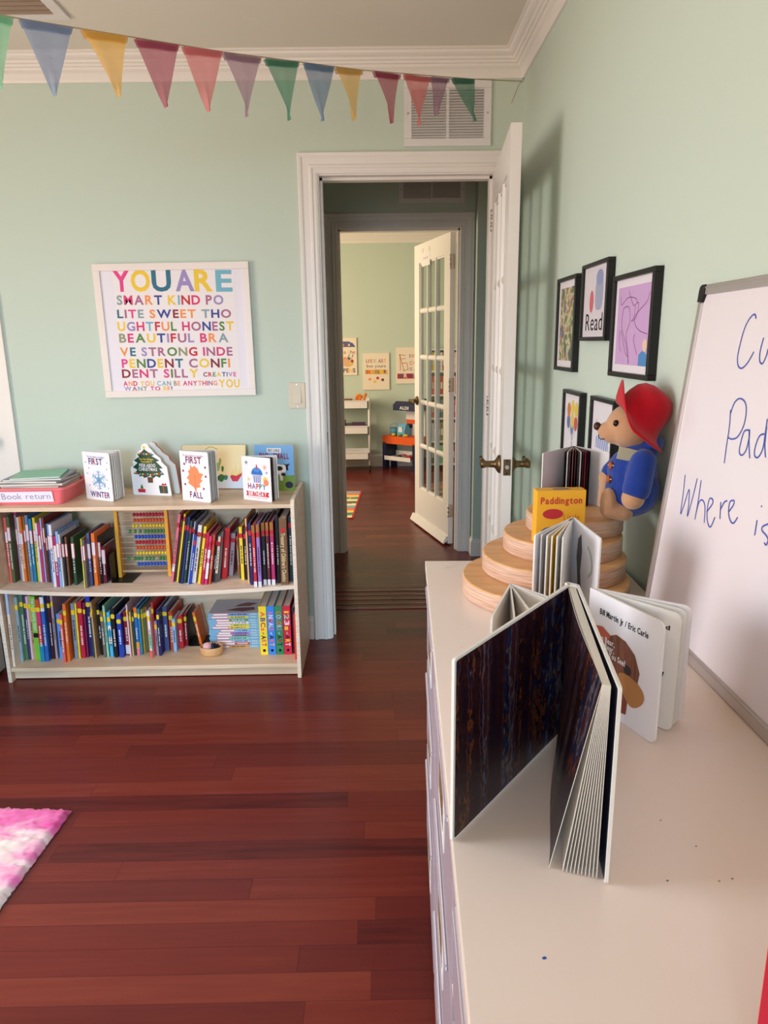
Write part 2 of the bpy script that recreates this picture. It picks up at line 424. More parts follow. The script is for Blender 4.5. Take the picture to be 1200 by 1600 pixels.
# door casings: a moulded profile swept up, over and down
CPROF = [(0, 0), (0, .008), (.008, .011), (.018, .011), (.022, .015), (.03, .015), (.036, .011), (.058, .012), (.066, .017), (.076, .018), (.08, .014), (.08, 0)]
def casing(name, x0, x1, z, yf, sgn, zb=0.0, prof=CPROF, sides='LTR'):
    mb = MB()
    st = [[(x0 - w, yf + sgn * t, zb) for w, t in prof], [(x0 - w, yf + sgn * t, z + w) for w, t in prof], [(x1 + w, yf + sgn * t, z + w) for w, t in prof], [(x1 + w, yf + sgn * t, zb) for w, t in prof]]
    if sides == 'R': st = [[(x1 + w, yf + sgn * t, z + w) for w, t in prof], [(x1 + w, yf + sgn * t, zb) for w, t in prof]]
    R = [[mb.bm.verts.new(p) for p in s_] for s_ in st]
    n = len(prof)
    for a, b in zip(R[:-1], R[1:]):
        for i in range(n - 1):
            mb.face([a[i], a[i + 1], b[i + 1], b[i]], M_TRIM)
    mb.face(R[0], M_TRIM); mb.face(list(reversed(R[-1])), M_TRIM)
    return struct(name, mb)
casing('trim_1', XL - .006, XR + .006, ZO + .006, D, -1)
casing('trim_2', XL - .006, XR + .006, ZO + .006, D + TH, 1)
casing('trim_3', XL2 - .006, XR2 + .006, ZO + .006, D2, -1)
def jamb(name, x0, x1, y0, y1, stop):
    mb = MB().box((x0 - .02, y0, 0), (x0, y1, ZO), M_TRIM).box((x1, y0, 0), (x1 + .02, y1, ZO), M_TRIM).box((x0 - .02, y0, ZO), (x1 + .02, y1, ZO + .02), M_TRIM)
    s0, s1 = stop
    mb.box((x0, s0, 0), (x0 + .011, s1, ZO), M_TRIM).box((x1 - .011, s0, 0), (x1, s1, ZO), M_TRIM).box((x0, s0, ZO - .011), (x1, s1, ZO), M_TRIM)
    return struct(name, mb)
j1 = jamb('trim_4', XL, XR, D, D + TH, (D + .04, D + .085))
MB().box((XL - .0005, D + .012, .925), (XL + .0015, D + .034, .985), M_BRASS).build('strike_plate', j1)
jamb('trim_5', XL2, XR2, D2, D2 + TH, (D2 + .03, D2 + .075))

# crown moulding, profile (out from wall, height)
CR = [(0, 2.3945), (.008, 2.3945), (.011, 2.402), (.013, 2.414), (.02, 2.424), (.031, 2.432), (.033, 2.440), (.041, 2.442), (.043, 2.449), (.052, 2.452), (.054, 2.459), (.066, 2.463), (.074, 2.468), (.076, 2.476), (.085, 2.478), (.085, ZC), (0, ZC)]
def crown(name, p0, p1, nrm):
    mb = MB(); p0 = Vector(p0); p1 = Vector(p1); nrm = Vector(nrm)
    a = [mb.bm.verts.new((p0 + nrm * d).to_tuple()[:2] + (z,)) for d, z in CR]; b = [mb.bm.verts.new((p1 + nrm * d).to_tuple()[:2] + (z,)) for d, z in CR]
    for i in range(len(CR)): mb.face([a[i], a[(i + 1) % len(CR)], b[(i + 1) % len(CR)], b[i]], M_TRIM)
    mb.face(a, M_TRIM); mb.face(list(reversed(b)), M_TRIM)
    return struct(name, mb)
crown('trim_6', (-2.6, D, 0), (W, D, 0), (0, -1, 0))
crown('trim_7', (W, D, 0), (W, -2.2, 0), (-1, 0, 0))
crown('trim_8', (-2.6, -2.2, 0), (-2.6, D, 0), (1, 0, 0))
crown('trim_9', (-1.9, D3, 0), (1.82, D3, 0), (0, -1, 0))
crown('trim_10', (1.82, D3, 0), (1.82, D2 + TH, 0), (-1, 0, 0))
crown('trim_11', (-1.9, D2 + TH, 0), (-1.9, D3, 0), (1, 0, 0))

def baseboard(name, p0, p1, nrm, h=.115, t=.014):
    mb = MB(); p0 = Vector(p0); p1 = Vector(p1); nrm = Vector(nrm)
    pr = [(0, 0), (t, 0), (t, h - .022), (t * .6, h - .012), (t * .45, h), (0, h)]
    a = [mb.bm.verts.new((p0 + nrm * d).to_tuple()[:2] + (z,)) for d, z in pr]; b = [mb.bm.verts.new((p1 + nrm * d).to_tuple()[:2] + (z,)) for d, z in pr]
    for i in range(len(pr)): mb.face([a[i], a[(i + 1) % len(pr)], b[(i + 1) % len(pr)], b[i]], M_TRIM)
    mb.face(a, M_TRIM); mb.face(list(reversed(b)), M_TRIM)
    return struct(name, mb)
baseboard('baseboard_back', (-1.6, D, 0), (XL - .09, D, 0), (0, -1, 0))
baseboard('baseboard_right', (W, D, 0), (W, -2.2, 0), (-1, 0, 0))
baseboard('baseboard_left', (-2.6, -2.2, 0), (-2.6, D, 0), (1, 0, 0))
baseboard('baseboard_hall_right', (.614, 4.45, 0), (1.9, 4.45, 0), (0, -1, 0))
baseboard('baseboard_hall_return', (.614, 4.436, 0), (.614, D2, 0), (-1, 0, 0), t=.012)
baseboard('baseboard_far', (-1.9, D3, 0), (1.82, D3, 0), (0, -1, 0), .14)

# slightly cupped floorboards across the hall just past the doorway
tb_ = MB()
for y0, y1 in ((3.515, 3.572), (3.58, 3.638), (3.65, 3.71), (3.718, 3.772), (3.784, 3.86)):
    tb_.prism([(y0, 0), (y1, 0), (y1, .0045), ((y0 + y1) / 2, .0025), (y0, .005)], frame((-1.28, 0, 0), (0, 1, 0), (0, 0, 1)), 3.18, M_FLOOR)
struct('trim_13', tb_)
# ------------------------------------------------------------------ glazed doors
def lever(parent, x, z, y, sgn, far=-1):
    """lever handle: round rose, neck, lever running along the leaf"""
    mb = MB()
    Mx = frame((x, y, z), (1, 0, 0), (0, 0, -sgn))
    mb.lathe([(.034, 0), (.033, .006), (.027, .012), (.016, .018), (.0125, .024), (.012, .052), (.0145, .054), (.0145, .068), (.011, .071), (0, .071)], Mx, M_BRASS, 20)
    yy = y + sgn * .062
    mb.tube([(x, yy, z), (x + far * .03, yy, z + .006), (x + far * .07, yy, z + .004), (x + far * .1, yy, z - .004), (x + far * .115, yy, z + .008)], [.011, .010, .009, .008, .006], M_BRASS, 10)
    return mb.build('lever_handle', parent, {'label': 'antique brass lever handle'})
def french_door(name, hx, hy, ang, w, zb=.012, zt=ZO - .004, face=0.0, sweep=False):
    o = bpy.data.objects.new(name, None); o.location = (hx, hy, 0); o.rotation_euler = (0, 0, ang); COL.objects.link(o); o['kind'] = 'structure'
    t0, t1 = face, face + .035
    st, tr, br = .105, .125, .275
    mb = MB()
    mb.box((0, t0, zb), (st, t1, zt), M_TRIM).box((w - st, t0, zb), (w, t1, zt), M_TRIM)
    mb.box((st, t0, zt - tr), (w - st, t1, zt), M_TRIM).box((st, t0, zb), (w - st, t1, zb + br), M_TRIM)
    gw, gz0, gz1 = (w - 2 * st), zb + br, zt - tr
    def bar(M, L):
        pr = [(-.013, .006), (-.006, .0165), (.006, .0165), (.013, .006), (.013, -.006), (.006, -.0165), (-.006, -.0165), (-.013, -.006)]
        mb.prism(pr, M, L, M_TRIM)
    yc = (t0 + t1) / 2
    for i in (1, 2): bar(frame((st + gw * i / 3, yc, gz0), (1, 0, 0), (0, 1, 0)), gz1 - gz0)
    for k in range(1, 5): bar(frame((st, yc, gz0 + (gz1 - gz0) * k / 5), (0, 1, 0), (0, 0, 1)), gw)
    # sticking round the glazed field
    for a, b in (((st, gz0), (st, gz1)), ((w - st, gz0), (w - st, gz1))):
        s_ = 1 if a[0] == st else -1
        mb.box((min(a[0], a[0] + s_ * .012), t0 + .008, gz0), (max(a[0], a[0] + s_ * .012), t1 - .008, gz1), M_TRIM)
    mb.box((st, t0 + .008, gz0), (w - st, t1 - .008, gz0 + .012), M_TRIM).box((st, t0 + .008, gz1 - .012), (w - st, t1 - .008, gz1), M_TRIM)
    mb.build('door_frame', o)
    MB().box((st, yc - .002, gz0), (w - st, yc + .002, gz1), M_GLASS).build('glass', o)
    lever(o, w - .062, .945, t1, 1); lever(o, w - .062, .945, t0, -1)
    lp = MB().box((w - .0005, yc - .0125, .915), (w + .0018, yc + .0125, .972), M_BRASS)
    lp.prism(circ(0, 0, .007, 16), frame((w + .0018, yc, .945), (0, 1, 0), (0, 0, 1)), .008, M_STEEL)
    for dz in (.922, .966): lp.prism(circ(0, 0, .0035, 10), frame((w + .0018, yc, dz), (0, 1, 0), (0, 0, 1)), .0008, M_DARK)
    lp.build('latch_plate', o)
    for hz in (.2, 1.05, 1.82):
        h = MB().box((-.004, t0 + .003, hz), (.0, t1 - .003, hz + .09), M_STEEL)
        for k in range(3): h.tube([(-.006, face + (.035 if face < 0 else 0), hz + .03 * k + .002), (-.006, face + (.035 if face < 0 else 0), hz + .03 * k + .028)], .0065, M_STEEL, 10)
        h.build('hinge', o)
    if sweep:
        MB().prism([(0, 0), (.012, 0), (.034, -.048), (.03, -.052), (0, -.03)], frame((.005, t1, .062), (0, 1, 0), (0, 0, 1)), w + .022, M_TRIM).build('door_sweep', o, {'label': 'white draught strip along the door bottom'})
    return o
a1 = math.atan2(2.441 - D, .4357 - (XR - .003))
french_door('door_1', XR - .003, D - .002, a1, .7159)
a2 = math.atan2(.965, -.26)
dr2 = french_door('door_2', .4785, 4.70, a2, .725, face=-.035, sweep=True)
# closet door at the left end of the back wall
struct('trim_12', MB().box((-1.645, D - .017, 0), (-1.6, D, 2.09), M_TRIM).box((-2.45, D - .017, 2.045), (-1.645, D, 2.09), M_TRIM).box((-2.49, D - .017, 0), (-2.445, D, 2.09), M_TRIM))
d3 = struct('door_3', MB().box((-2.443, D - .009, .01), (-1.648, D, 2.04), M_TRIM))
MB().lathe([(.031, 0), (.03, .006), (.012, .012), (.011, .03), (.02, .036), (.027, .048), (.026, .058), (.016, .066), (0, .068)], frame((-1.712, D - .009, .965), (1, 0, 0), (0, 0, 1)), M_BRASS, 20).build('door_knob', d3, {'label': 'antique brass door knob'})

M_FILLP = mat('fill_panel_white', (240, 242, 246), .5)  # added, unseen ceiling panel: a body for the cool fill lamp
cl_ = struct('ceiling_fill_panel', MB().box((-1.32, .43, 2.455), (-.68, .445, ZC), M_TRIM).box((-1.32, 1.055, 2.455), (-.68, 1.07, ZC), M_TRIM).box((-1.32, .445, 2.455), (-1.305, 1.055, ZC), M_TRIM).box((-.695, .445, 2.455), (-.68, 1.055, ZC), M_TRIM))
MB().box((-1.305, .445, 2.46), (-.695, 1.055, 2.466), M_FILLP).build('fill_panel_face', cl_)
# ------------------------------------------------------------------ air vents, switch
def vent(label, M, w, h, nl, border=.03, ml=None):
    """return-air grille in the local XY plane of M (z = out of the wall)"""
    t = thing('air_vent', label, 'air vent'); t.matrix_world = M
    m = mat('vent_white', (226, 222, 222), .45)
    fr = MB()
    for r_ in (rect(-w / 2, -h / 2, w / 2, -h / 2 + border), rect(-w / 2, h / 2 - border, w / 2, h / 2), rect(-w / 2, -h / 2 + border, -w / 2 + border, h / 2 - border), rect(w / 2 - border, -h / 2 + border, w / 2, h / 2 - border), rect(-.006, -h / 2 + border, .006, h / 2 - border)):
        (x0, y0), _, (x1, y1), _ = r_
        fr.box((x0, y0, 0), (x1, y1, .009), m, bevel=.002)
    fr.build('vent_frame', t)
    MB().box((-w / 2 + border, -h / 2 + border, .0005), (w / 2 - border, h / 2 - border, .0015), mat('vent_shadow_duct', (96, 94, 98), .9)).build('duct_shade', t)  # dark sheet standing in for the shade behind the slats
    lv = MB()
    for k in range(nl):
        y = -h / 2 + border + (h - 2 * border) * (k + .5) / nl
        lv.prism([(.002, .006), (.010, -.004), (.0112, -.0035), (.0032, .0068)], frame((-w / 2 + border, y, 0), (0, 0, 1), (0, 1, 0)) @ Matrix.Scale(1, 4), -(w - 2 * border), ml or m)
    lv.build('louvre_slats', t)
    for sx in (-1, 1): MB().prism(circ(0, 0, .0045, 12), T_(sx * (w / 2 - border * .5), 0, .009), .0015, M_STEEL).build('screw', t)
    return t
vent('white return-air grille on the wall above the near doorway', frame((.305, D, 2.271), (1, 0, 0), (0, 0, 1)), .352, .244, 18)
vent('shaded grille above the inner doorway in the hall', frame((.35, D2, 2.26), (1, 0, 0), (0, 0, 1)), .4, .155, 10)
vent('ceiling grille at the top left, cut off by the photo edge', frame((-1.27, 2.61, ZC), (1, 0, 0), (0, -1, 0)), .46, .37, 9, .04, mat('vent_shaded_slats', (150, 132, 116), .5))  # shading of the tilted slats put into a darker slat colour
sw = thing('light_switch', 'almond rocker light switch on the mint wall beside the doorway', 'light switch'); sw.matrix_world = frame((-.3495, D, 1.151), (1, 0, 0), (0, 0, 1))
M_ALM = mat('almond_plastic', (214, 200, 176), .4)
MB().box((-.036, -.057, 0), (.036, .057, .006), M_ALM, bevel=.003).build('switch_plate', sw)
MB().prism([(-.033, .006), (.033, .006), (.033, .0075), (0, .009), (-.033, .012)], frame((-.0165, 0, 0), (0, 1, 0), (0, 0, 1)), .033, M_ALM).build('rocker', sw)
for sy in (-.048, .048): MB().prism(circ(0, sy, .003, 10), T_(0, 0, .006), .001, M_STEEL).build('screw', sw)

# ------------------------------------------------------------------ bunting garland
bun = thing('bunting_garland', 'garland of coloured cloth pennants strung across the room', 'bunting', (.6, 3.12, 0))
bd = Vector((-.95 - .6, 1.68 - 3.12, 0)).normalized()
FL = [((2.003, 2.091), (1.918, 2.094), (1.96, 1.945)), ((1.905, 2.097), (1.785, 2.109), (1.843, 1.952)), ((1.765, 2.111), (1.649, 2.124), (1.683, 1.983)), ((1.63, 2.125), (1.509, 2.139), (1.559, 1.982)), ((1.498, 2.139), (1.377, 2.155), (1.433, 1.995)), ((1.375, 2.154), (1.251, 2.168), (1.305, 2.008)), ((1.238, 2.17), (1.116, 2.189), (1.156, 2.025)), ((1.095, 2.192), (.98, 2.206), (1.033, 2.044)), ((.975, 2.207), (.86, 2.224), (.894, 2.074)), ((.812, 2.232), (.689, 2.248), (.724, 2.095)), ((.671, 2.254), (.541, 2.272), (.596, 2.11)), ((.541, 2.274), (.44, 2.29), (.507, 2.159)), ((.426, 2.295), (.305, 2.317), (.297, 2.176))]
FC = [('mint green', (128, 206, 160)), ('dusty blue', (128, 150, 186)), ('golden yellow', (240, 182, 66)), ('dark rose', (176, 62, 92)), ('coral pink', (226, 112, 118)), ('mauve', (164, 122, 146)), ('forest green', (62, 136, 104)), ('slate blue', (100, 130, 168)), ('ochre', (222, 176, 82)), ('wine red', (166, 52, 80)), ('salmon', (218, 104, 104)), ('dusky lilac', (156, 106, 136)), ('bottle green', (56, 124, 96))]
def bw(s, z, off=0.0):
    n = Vector((-bd.y, bd.x, 0))
    return Vector((0, 0, z)) + bd * s + n * off
sp = [(0, 2.375), (.3, 2.318), (.86, 2.2245), (1.377, 2.155), (1.9, 2.0985), (2.3, 2.067), (3.2, 2.03)]
MB().tube([bw(s, z) for s, z in sp], .0016, mat('jute_cord', (176, 156, 124), .9), 6).tube([bw(.0, 2.375), bw(.01, 2.372), bw(.03, 2.352), bw(.055, 2.31), bw(.07, 2.284)], .0014, MATS['jute_cord'], 6).build('string', bun)
rf = random.Random(3)
for (a, b, c), (cn, col) in zip(FL, FC):
    col = tuple(min(245, int(x + (255 - x) * .16)) for x in col)
    m = cloth_mat('flag_cloth_' + cn.replace(' ', '_'), col); mh = cloth_mat('flag_hem_' + cn.replace(' ', '_'), tuple(int(x * .9) for x in col))
    mb = MB(); rows = 10; prev = None; ph = rf.random() * 6
    for i in range(rows + 1):
        f = i / rows; row = []
        for k in range(7):
            g = k / 6
            tx = a[0] + (b[0] - a[0]) * g; tz = a[1] + (b[1] - a[1]) * g
            curve = f + .05 * f * (1 - f)
            s = tx + (c[0] - tx) * curve; z = tz + (c[1] - tz) * f
            row.append(mb.bm.verts.new(bw(s, z, .010 * math.sin(ph + 3.4 * g + 2.2 * f) * f + .004 * math.sin(9 * g + ph))))
        if prev:
            for k in range(6): mb.face([prev[k], prev[k + 1], row[k + 1], row[k]], m, True)
        prev = row
    # turned-over hem along the cord
    h = .016
    q = [bw(a[0], a[1], .0055), bw(b[0], b[1], .0055), bw(b[0] + (c[0] - b[0]) * .1, b[1] - h, .0055), bw(a[0] + (c[0] - a[0]) * .1, a[1] - h, .0055)]
    q2 = [bw(a[0], a[1], -.0055), bw(b[0], b[1], -.0055), bw(b[0] + (c[0] - b[0]) * .1, b[1] - h, -.0055), bw(a[0] + (c[0] - a[0]) * .1, a[1] - h, -.0055)]
    for Q in (q, q2): mb.face([mb.bm.verts.new(p) for p in Q], mh)
    mb.build('flag', bun, {'label': cn + ' cloth pennant'})

# ================================================================== THE BOOKCASE
def bw_(mb, name, parent, props=None):
    """build a part from world-space geometry under a thing standing somewhere else"""
    o = mb.build(name, parent, props)
    o.matrix_parent_inverse = parent.matrix_basis.inverted()
    return o
BX0, BX1, BY0, BY1 = -1.568, -.335, 2.745, 3.12
ZT = .752
def zmid(x): return .411 - .021 * (1 - ((x + .95) / .6) ** 2)
bc = thing('bookcase', 'low birch plywood bookcase with two crowded shelves against the mint wall', 'bookcase', ((BX0 + BX1) / 2, BY0, 0))
for x in (BX0, BX1 - .015):
    pts = [(BY0, 0), (BY1, 0), (BY1, .77)] + [(BY0 + .03 - .03 * math.sin(a), .74 + .03 * math.cos(a)) for a in [PI / 2 * k / 6 for k in range(7)]]
    bw_(MB().prism(pts, frame((x, 0, 0), (0, 1, 0), (0, 0, 1)), .015, M_BIRCH, M_BIRCHEDGE), 'side_panel', bc)
xi0, xi1 = BX0 + .015, BX1 - .015
bw_(MB().box((xi0, BY0 + .004, ZT - .016), (xi1, BY1 - .012, ZT), M_BIRCH, bevel=.002), 'top_board', bc)
sh = MB(); n = 24
xs = [xi0 + (xi1 - xi0) * k / n for k in range(n + 1)]
sh.prism([(x, zmid(x) - .016) for x in xs] + [(x, zmid(x)) for x in reversed(xs)], frame((0, BY1 - .012, 0), (1, 0, 0), (0, 0, 1)), BY1 - .012 - BY0 - .004, M_BIRCHEDGE)
bw_(sh, 'middle_shelf', bc)
bw_(MB().box((xi0, BY0 + .004, .046), (xi1, BY1 - .012, .062), M_BIRCH, bevel=.002), 'bottom_shelf', bc)
bw_(MB().box((xi0, BY0 + .03, .004), (xi1, BY0 + .045, .046), M_BIRCH), 'kick_board', bc)
bw_(MB().box((xi0, BY1 - .012, .046), (xi1, BY1 - .004, ZT + .004), M_BIRCH), 'back_panel', bc)

rb = random.Random(11)
M_WTITLE = mat('spine_title_white', (226, 220, 214), .5)
M_LBL = mat('library_label', (232, 222, 226), .6)
M_LBLR = mat('label_border', (214, 92, 80), .6)
def closed_book(name, loc, w, h, d, lean, colour, label, group, sticker=None, title=None, band=None, sh=.8, cover_m=None, rz=0.0, stick_h=None):
    o = thing(name, label, 'book', (loc[0], loc[1], loc[2] + abs(math.sin(lean)) * w / 2), 0, group)
    o.rotation_euler = (0, lean, rz)
    m = cover_m or pm(colour)
    t = min(.0022, w * .22)
    mb = MB()
    mb.box((-w / 2, 0, 0), (-w / 2 + t, d, h), m).box((w / 2 - t, 0, 0), (w / 2, d, h), m).box((-w / 2 + t, 0, 0), (w / 2 - t, t, h), m)
    Ms = frame((0, -.0003, 0), (0, 0, -1), (1, 0, 0))        # spine: x runs down, y to the right
    Ms = frame((0, 0, 0), (1, 0, 0), (0, 0, 1))
    if band:
        for z0, z1, bc_ in band: mb.box((-w / 2 - .0002, -.0004, z0 * h), (w / 2 + .0002, .004, z1 * h), pm(bc_) if isinstance(bc_, str) else bc_)
    if title:
        for s_, z0, z1, mm in title:
            text(mb, s_, frame((-w * .27, -.0007, z1 * h), (0, 0, -1), (1, 0, 0)), w * .78, mm, align='L', width=(z1 - z0) * h, off=0.0)
    elif w > .0085 and title is None:
        mt = M_WTITLE if sum(PAL.get(colour, (90, 90, 90))) < 420 else M_INK
        z = h * rb.uniform(.2, .34); ze = h * rb.uniform(.55, .7)
        while z < ze:
            l = rb.uniform(.003, .009)
            mb.box((-w * .17, -.0005, z), (w * .17, 0, z + l), mt); z += l + rb.choice((.0018, .0018, .005))
    mb.build('cover', o)
    MB().box((-w / 2 + t, t, .002), (w / 2 - t, d - .003, h - .003), M_PAGE).build('page_block', o)
    if sticker == 'label':
        l = rb.uniform(.05, .075); zc = h * rb.uniform(.66, .74)
        s = MB().box((-w / 2 - .0003, -.0007, zc - l / 2), (w / 2 + .0003, .006, zc + l / 2), M_LBLR)
        s.box((-w / 2 + .0007, -.0010, zc - l / 2 + .002), (w / 2 - .0007, 0, zc + l / 2 - .002), M_LBL)
        s.build('spine_label', o, {'label': 'white library label with a red border'})
    elif sticker in ('red', 'yellow'):
        zc = h * sh if stick_h is None else stick_h
        r = .0105
        s = MB(); mm = M_RED if sticker == 'red' else M_YEL
        hw = w / 2 + .0003
        s.prism([(max(-hw, min(hw, x)), y) for x, y in circ(0, 0, r, 20)], frame((0, 0, zc), (1, 0, 0), (0, 0, 1)), .0008, mm)
        if w < 2 * r:
            for sx in (-1, 1): s.box((min(sx * hw, sx * (hw - .0004)), -.0008, zc - r * .75), (max(sx * hw, sx * (hw - .0004)), r - w / 2, zc + r * .75), mm)
        s.build('spine_sticker', o, {'label': 'round %s colour-code sticker' % sticker})
    return o
def shelf_row(rows, zf, leans, lab, group, sticker, shrink=.95, xstart=None, dfac=.8, special=None, xend=None):
    """books in a row, packed so that neighbours touch without overlapping"""
    prev = None
    for i, (x, y, w, h, dx, c) in enumerate(rows):
        w *= shrink
        lean = leans(i)
        wl = w / math.cos(lean)
        if prev is None: xx = max(x, (xstart or -9) + wl / 2)
        else: xx = max(x, prev[0] + prev[1] / 2 + wl / 2 + .0008 + max(0, min(h, prev[3]) * (math.sin(prev[2]) - math.sin(lean))))
        prev = (xx, wl, lean, h)
        d = min(h * dfac * (1 + .1 * math.sin(i * 2.3)), BY1 - .016 - y - .002)
        sp_ = (special or {}).get(i, {})
        st = sp_.get('sticker', sticker)
        closed_book('picture_book', (xx, y, max(zf(xx - wl / 2), zf(xx + wl / 2)) + .0004), w, h, d, lean, c, lab(i, c, h, w), group, st, sp_.get('title'), sp_.get('band'), sp_.get('sh', .84), stick_h=sp_.get('stick_h'))
UPA = [(-1.549, 2.836, .009, .282, .009, 'coral'), (-1.537, 2.837, .0112, .287, .007, 'olive'), (-1.527, 2.88, .0104, .298, .015, 'magenta'), (-1.517, 2.861, .0057, .289, .016, 'lilac grey'), (-1.507, 2.862, .0091, .279, .004, 'cream'), (-1.493, 2.852, .0102, .285, .007, 'orange'), (-1.485, 2.864, .0068, .284, .007, 'golden brown'), (-1.473, 2.865, .0114, .289, .007, 'steel blue'), (-1.455, 2.856, .0102, .276, .007, 'teal'), (-1.443, 2.864, .0091, .28, .008, 'yellow'), (-1.433, 2.861, .0079, .258, .008, 'white'), (-1.421, 2.858, .0079, .259, .004, 'hot pink'), (-1.416, 2.862, .0057, .279, .005, 'pale blue'), (-1.403, 2.86, .0057, .281, .005, 'brick red'), (-1.395, 2.86, .0045, .256, .005, 'dark olive'), (-1.383, 2.857, .0091, .258, .002, 'periwinkle'), (-1.371, 2.858, .0079, .258, .005, 'mustard'), (-1.359, 2.852, .0045, .265, .006, 'leaf green'), (-1.317, 2.805, .0111, .268, .014, 'white'), (-1.307, 2.808, .0111, .219, .01, 'rose'), (-1.296, 2.809, .01, .239, .011, 'light blue'), (-1.285, 2.809, .0045, .227, .01, 'white'), (-1.281, 2.82, .0078, .212, .007, 'charcoal'), (-1.273, 2.827, .0078, .212, .008, 'brown'), (-1.255, 2.834, .0112, .211, .01, 'dark green'), (-1.226, 2.8, .0044, .213, .012, 'lime yellow'), (-1.218, 2.8, .0067, .209, .013, 'taupe'), (-1.21, 2.828, .0112, .23, .007, 'indigo'), (-1.203, 2.856, .0057, .217, .008, 'purple'), (-1.19, 2.828, .0134, .229, .008, 'orange'), (-1.178, 2.857, .0091, .207, .004, 'black'), (-1.165, 2.864, .0136, .163, .007, 'maroon')]
for k, (dx0) in ((18, .033), (19, .033), (20, .033), (21, .033), (22, .03), (23, .028), (24, .022)):
    a = list(UPA[k]); a[0] -= dx0; UPA[k] = tuple(a)
# fill the run evenly between its first and last book
shelf_row(UPA, zmid, lambda i: .03, lambda i, c, h, w: '%s picture book, %s from the left on the shelf left of the abacus' % (c, ordinal(i + 1)), 'picture books left of the abacus', 'label', 1.0, xi0 + .002)
UPC = [(-.884, 2.869, .0095, .304, .052, 'pink'), (-.874, 2.883, .0072, .277, .048, 'dark brown'), (-.862, 2.871, .0072, .303, .061, 'yellow'), (-.849, 2.855, .0071, .294, .061, 'black'), (-.837, 2.847, .0083, .296, .056, 'dark blue'), (-.827, 2.853, .0095, .277, .054, 'dark green'), (-.82, 2.86, .0071, .282, .058, 'black'), (-.808, 2.84, .0035, .277, .057, 'pale blue'), (-.8, 2.84, .0094, .217, .043, 'royal blue'), (-.787, 2.85, .0154, .257, .053, 'white'), (-.762, 2.84, .0106, .253, .052, 'yellow'), (-.745, 2.827, .0129, .229, .047, 'crimson'), (-.73, 2.825, .0106, .213, .041, 'hot pink'), (-.716, 2.831, .0094, .216, .038, 'rust orange'), (-.707, 2.856, .0095, .207, .031, 'black'), (-.693, 2.847, .0095, .203, .031, 'cream'), (-.685, 2.861, .0071, .219, .031, 'grey'), (-.671, 2.89, .0204, .225, .029, 'bright red'), (-.648, 2.926, .0182, .192, .024, 'mauve')]
LE = [.185, .185, .185, .185, .184, .183, .182, .182, .181, .18, .178, .174, .168, .16, .152, .146, .142, .13, .118]
def lab2(i, c, h, w): return '%s leaning book, %s from the left on the shelf right of the abacus' % (c, ordinal(i + 1))
shelf_row(UPC, zmid, lambda i: LE[i], lab2, 'leaning books right of the abacus', 'red', .97, special={17: {'stick_h': .205}, 12: {'band': [(.12, .45, 'white'), (.55, .72, 'white')]}, 0: {'band': [(.16, .27, 'white')]}, 15: {'band': [(0, .2, 'dark grey')]}, 2: {'sh': .93}})
UPD = [(-.6095, 2.939, .0142, .173, .008, 'orange'), (-.596, 2.884, .0048, .225, .007, 'dark grey'), (-.58, 2.862, .0143, .233, .003, 'yellow'), (-.564, 2.863, .0107, .228, .003, 'black'), (-.546, 2.812, .007, .281, .007, 'peach'), (-.529, 2.791, .0128, .266, .004, 'navy'), (-.509, 2.762, .0138, .262, .008, 'red'), (-.49, 2.756, .0137, .266, .005, 'lavender'), (-.472, 2.778, .0139, .266, .005, 'black'), (-.455, 2.775, .0127, .267, .006, 'maroon'), (-.436, 2.771, .015, .268, .005, 'rose'), (-.417, 2.79, .0128, .294, .006, 'black'), (-.389, 2.762, .033, .282, .004, 'brown'), (-.3645, 2.801, .0155, .277, .006, 'dark teal')]
M_GOLDT = mat('gold_title', (222, 196, 140), .4, metal=.2)
org = [(.79, .998, 'golden brown'), (0, .09, 'white')]
shelf_row(UPD, zmid, lambda i: .008, lambda i, c, h, w: '%s upright book, %s of the row ending at the right side panel' % (c, ordinal(i + 1)) if i != 12 else 'thick brown treasury with gold title, near the right end of the shelf', 'upright books at the right end of the shelf', 'red', .9, None,
          special={6: {'band': org}, 7: {'band': org}, 8: {'band': org}, 9: {'band': org}, 10: {'band': org}, 12: {'title': [('Treasury of Children\'s Classics', .05, .78, M_GOLDT)], 'stick_h': .232}, 13: {'stick_h': .24}, 11: {'sticker': None}})
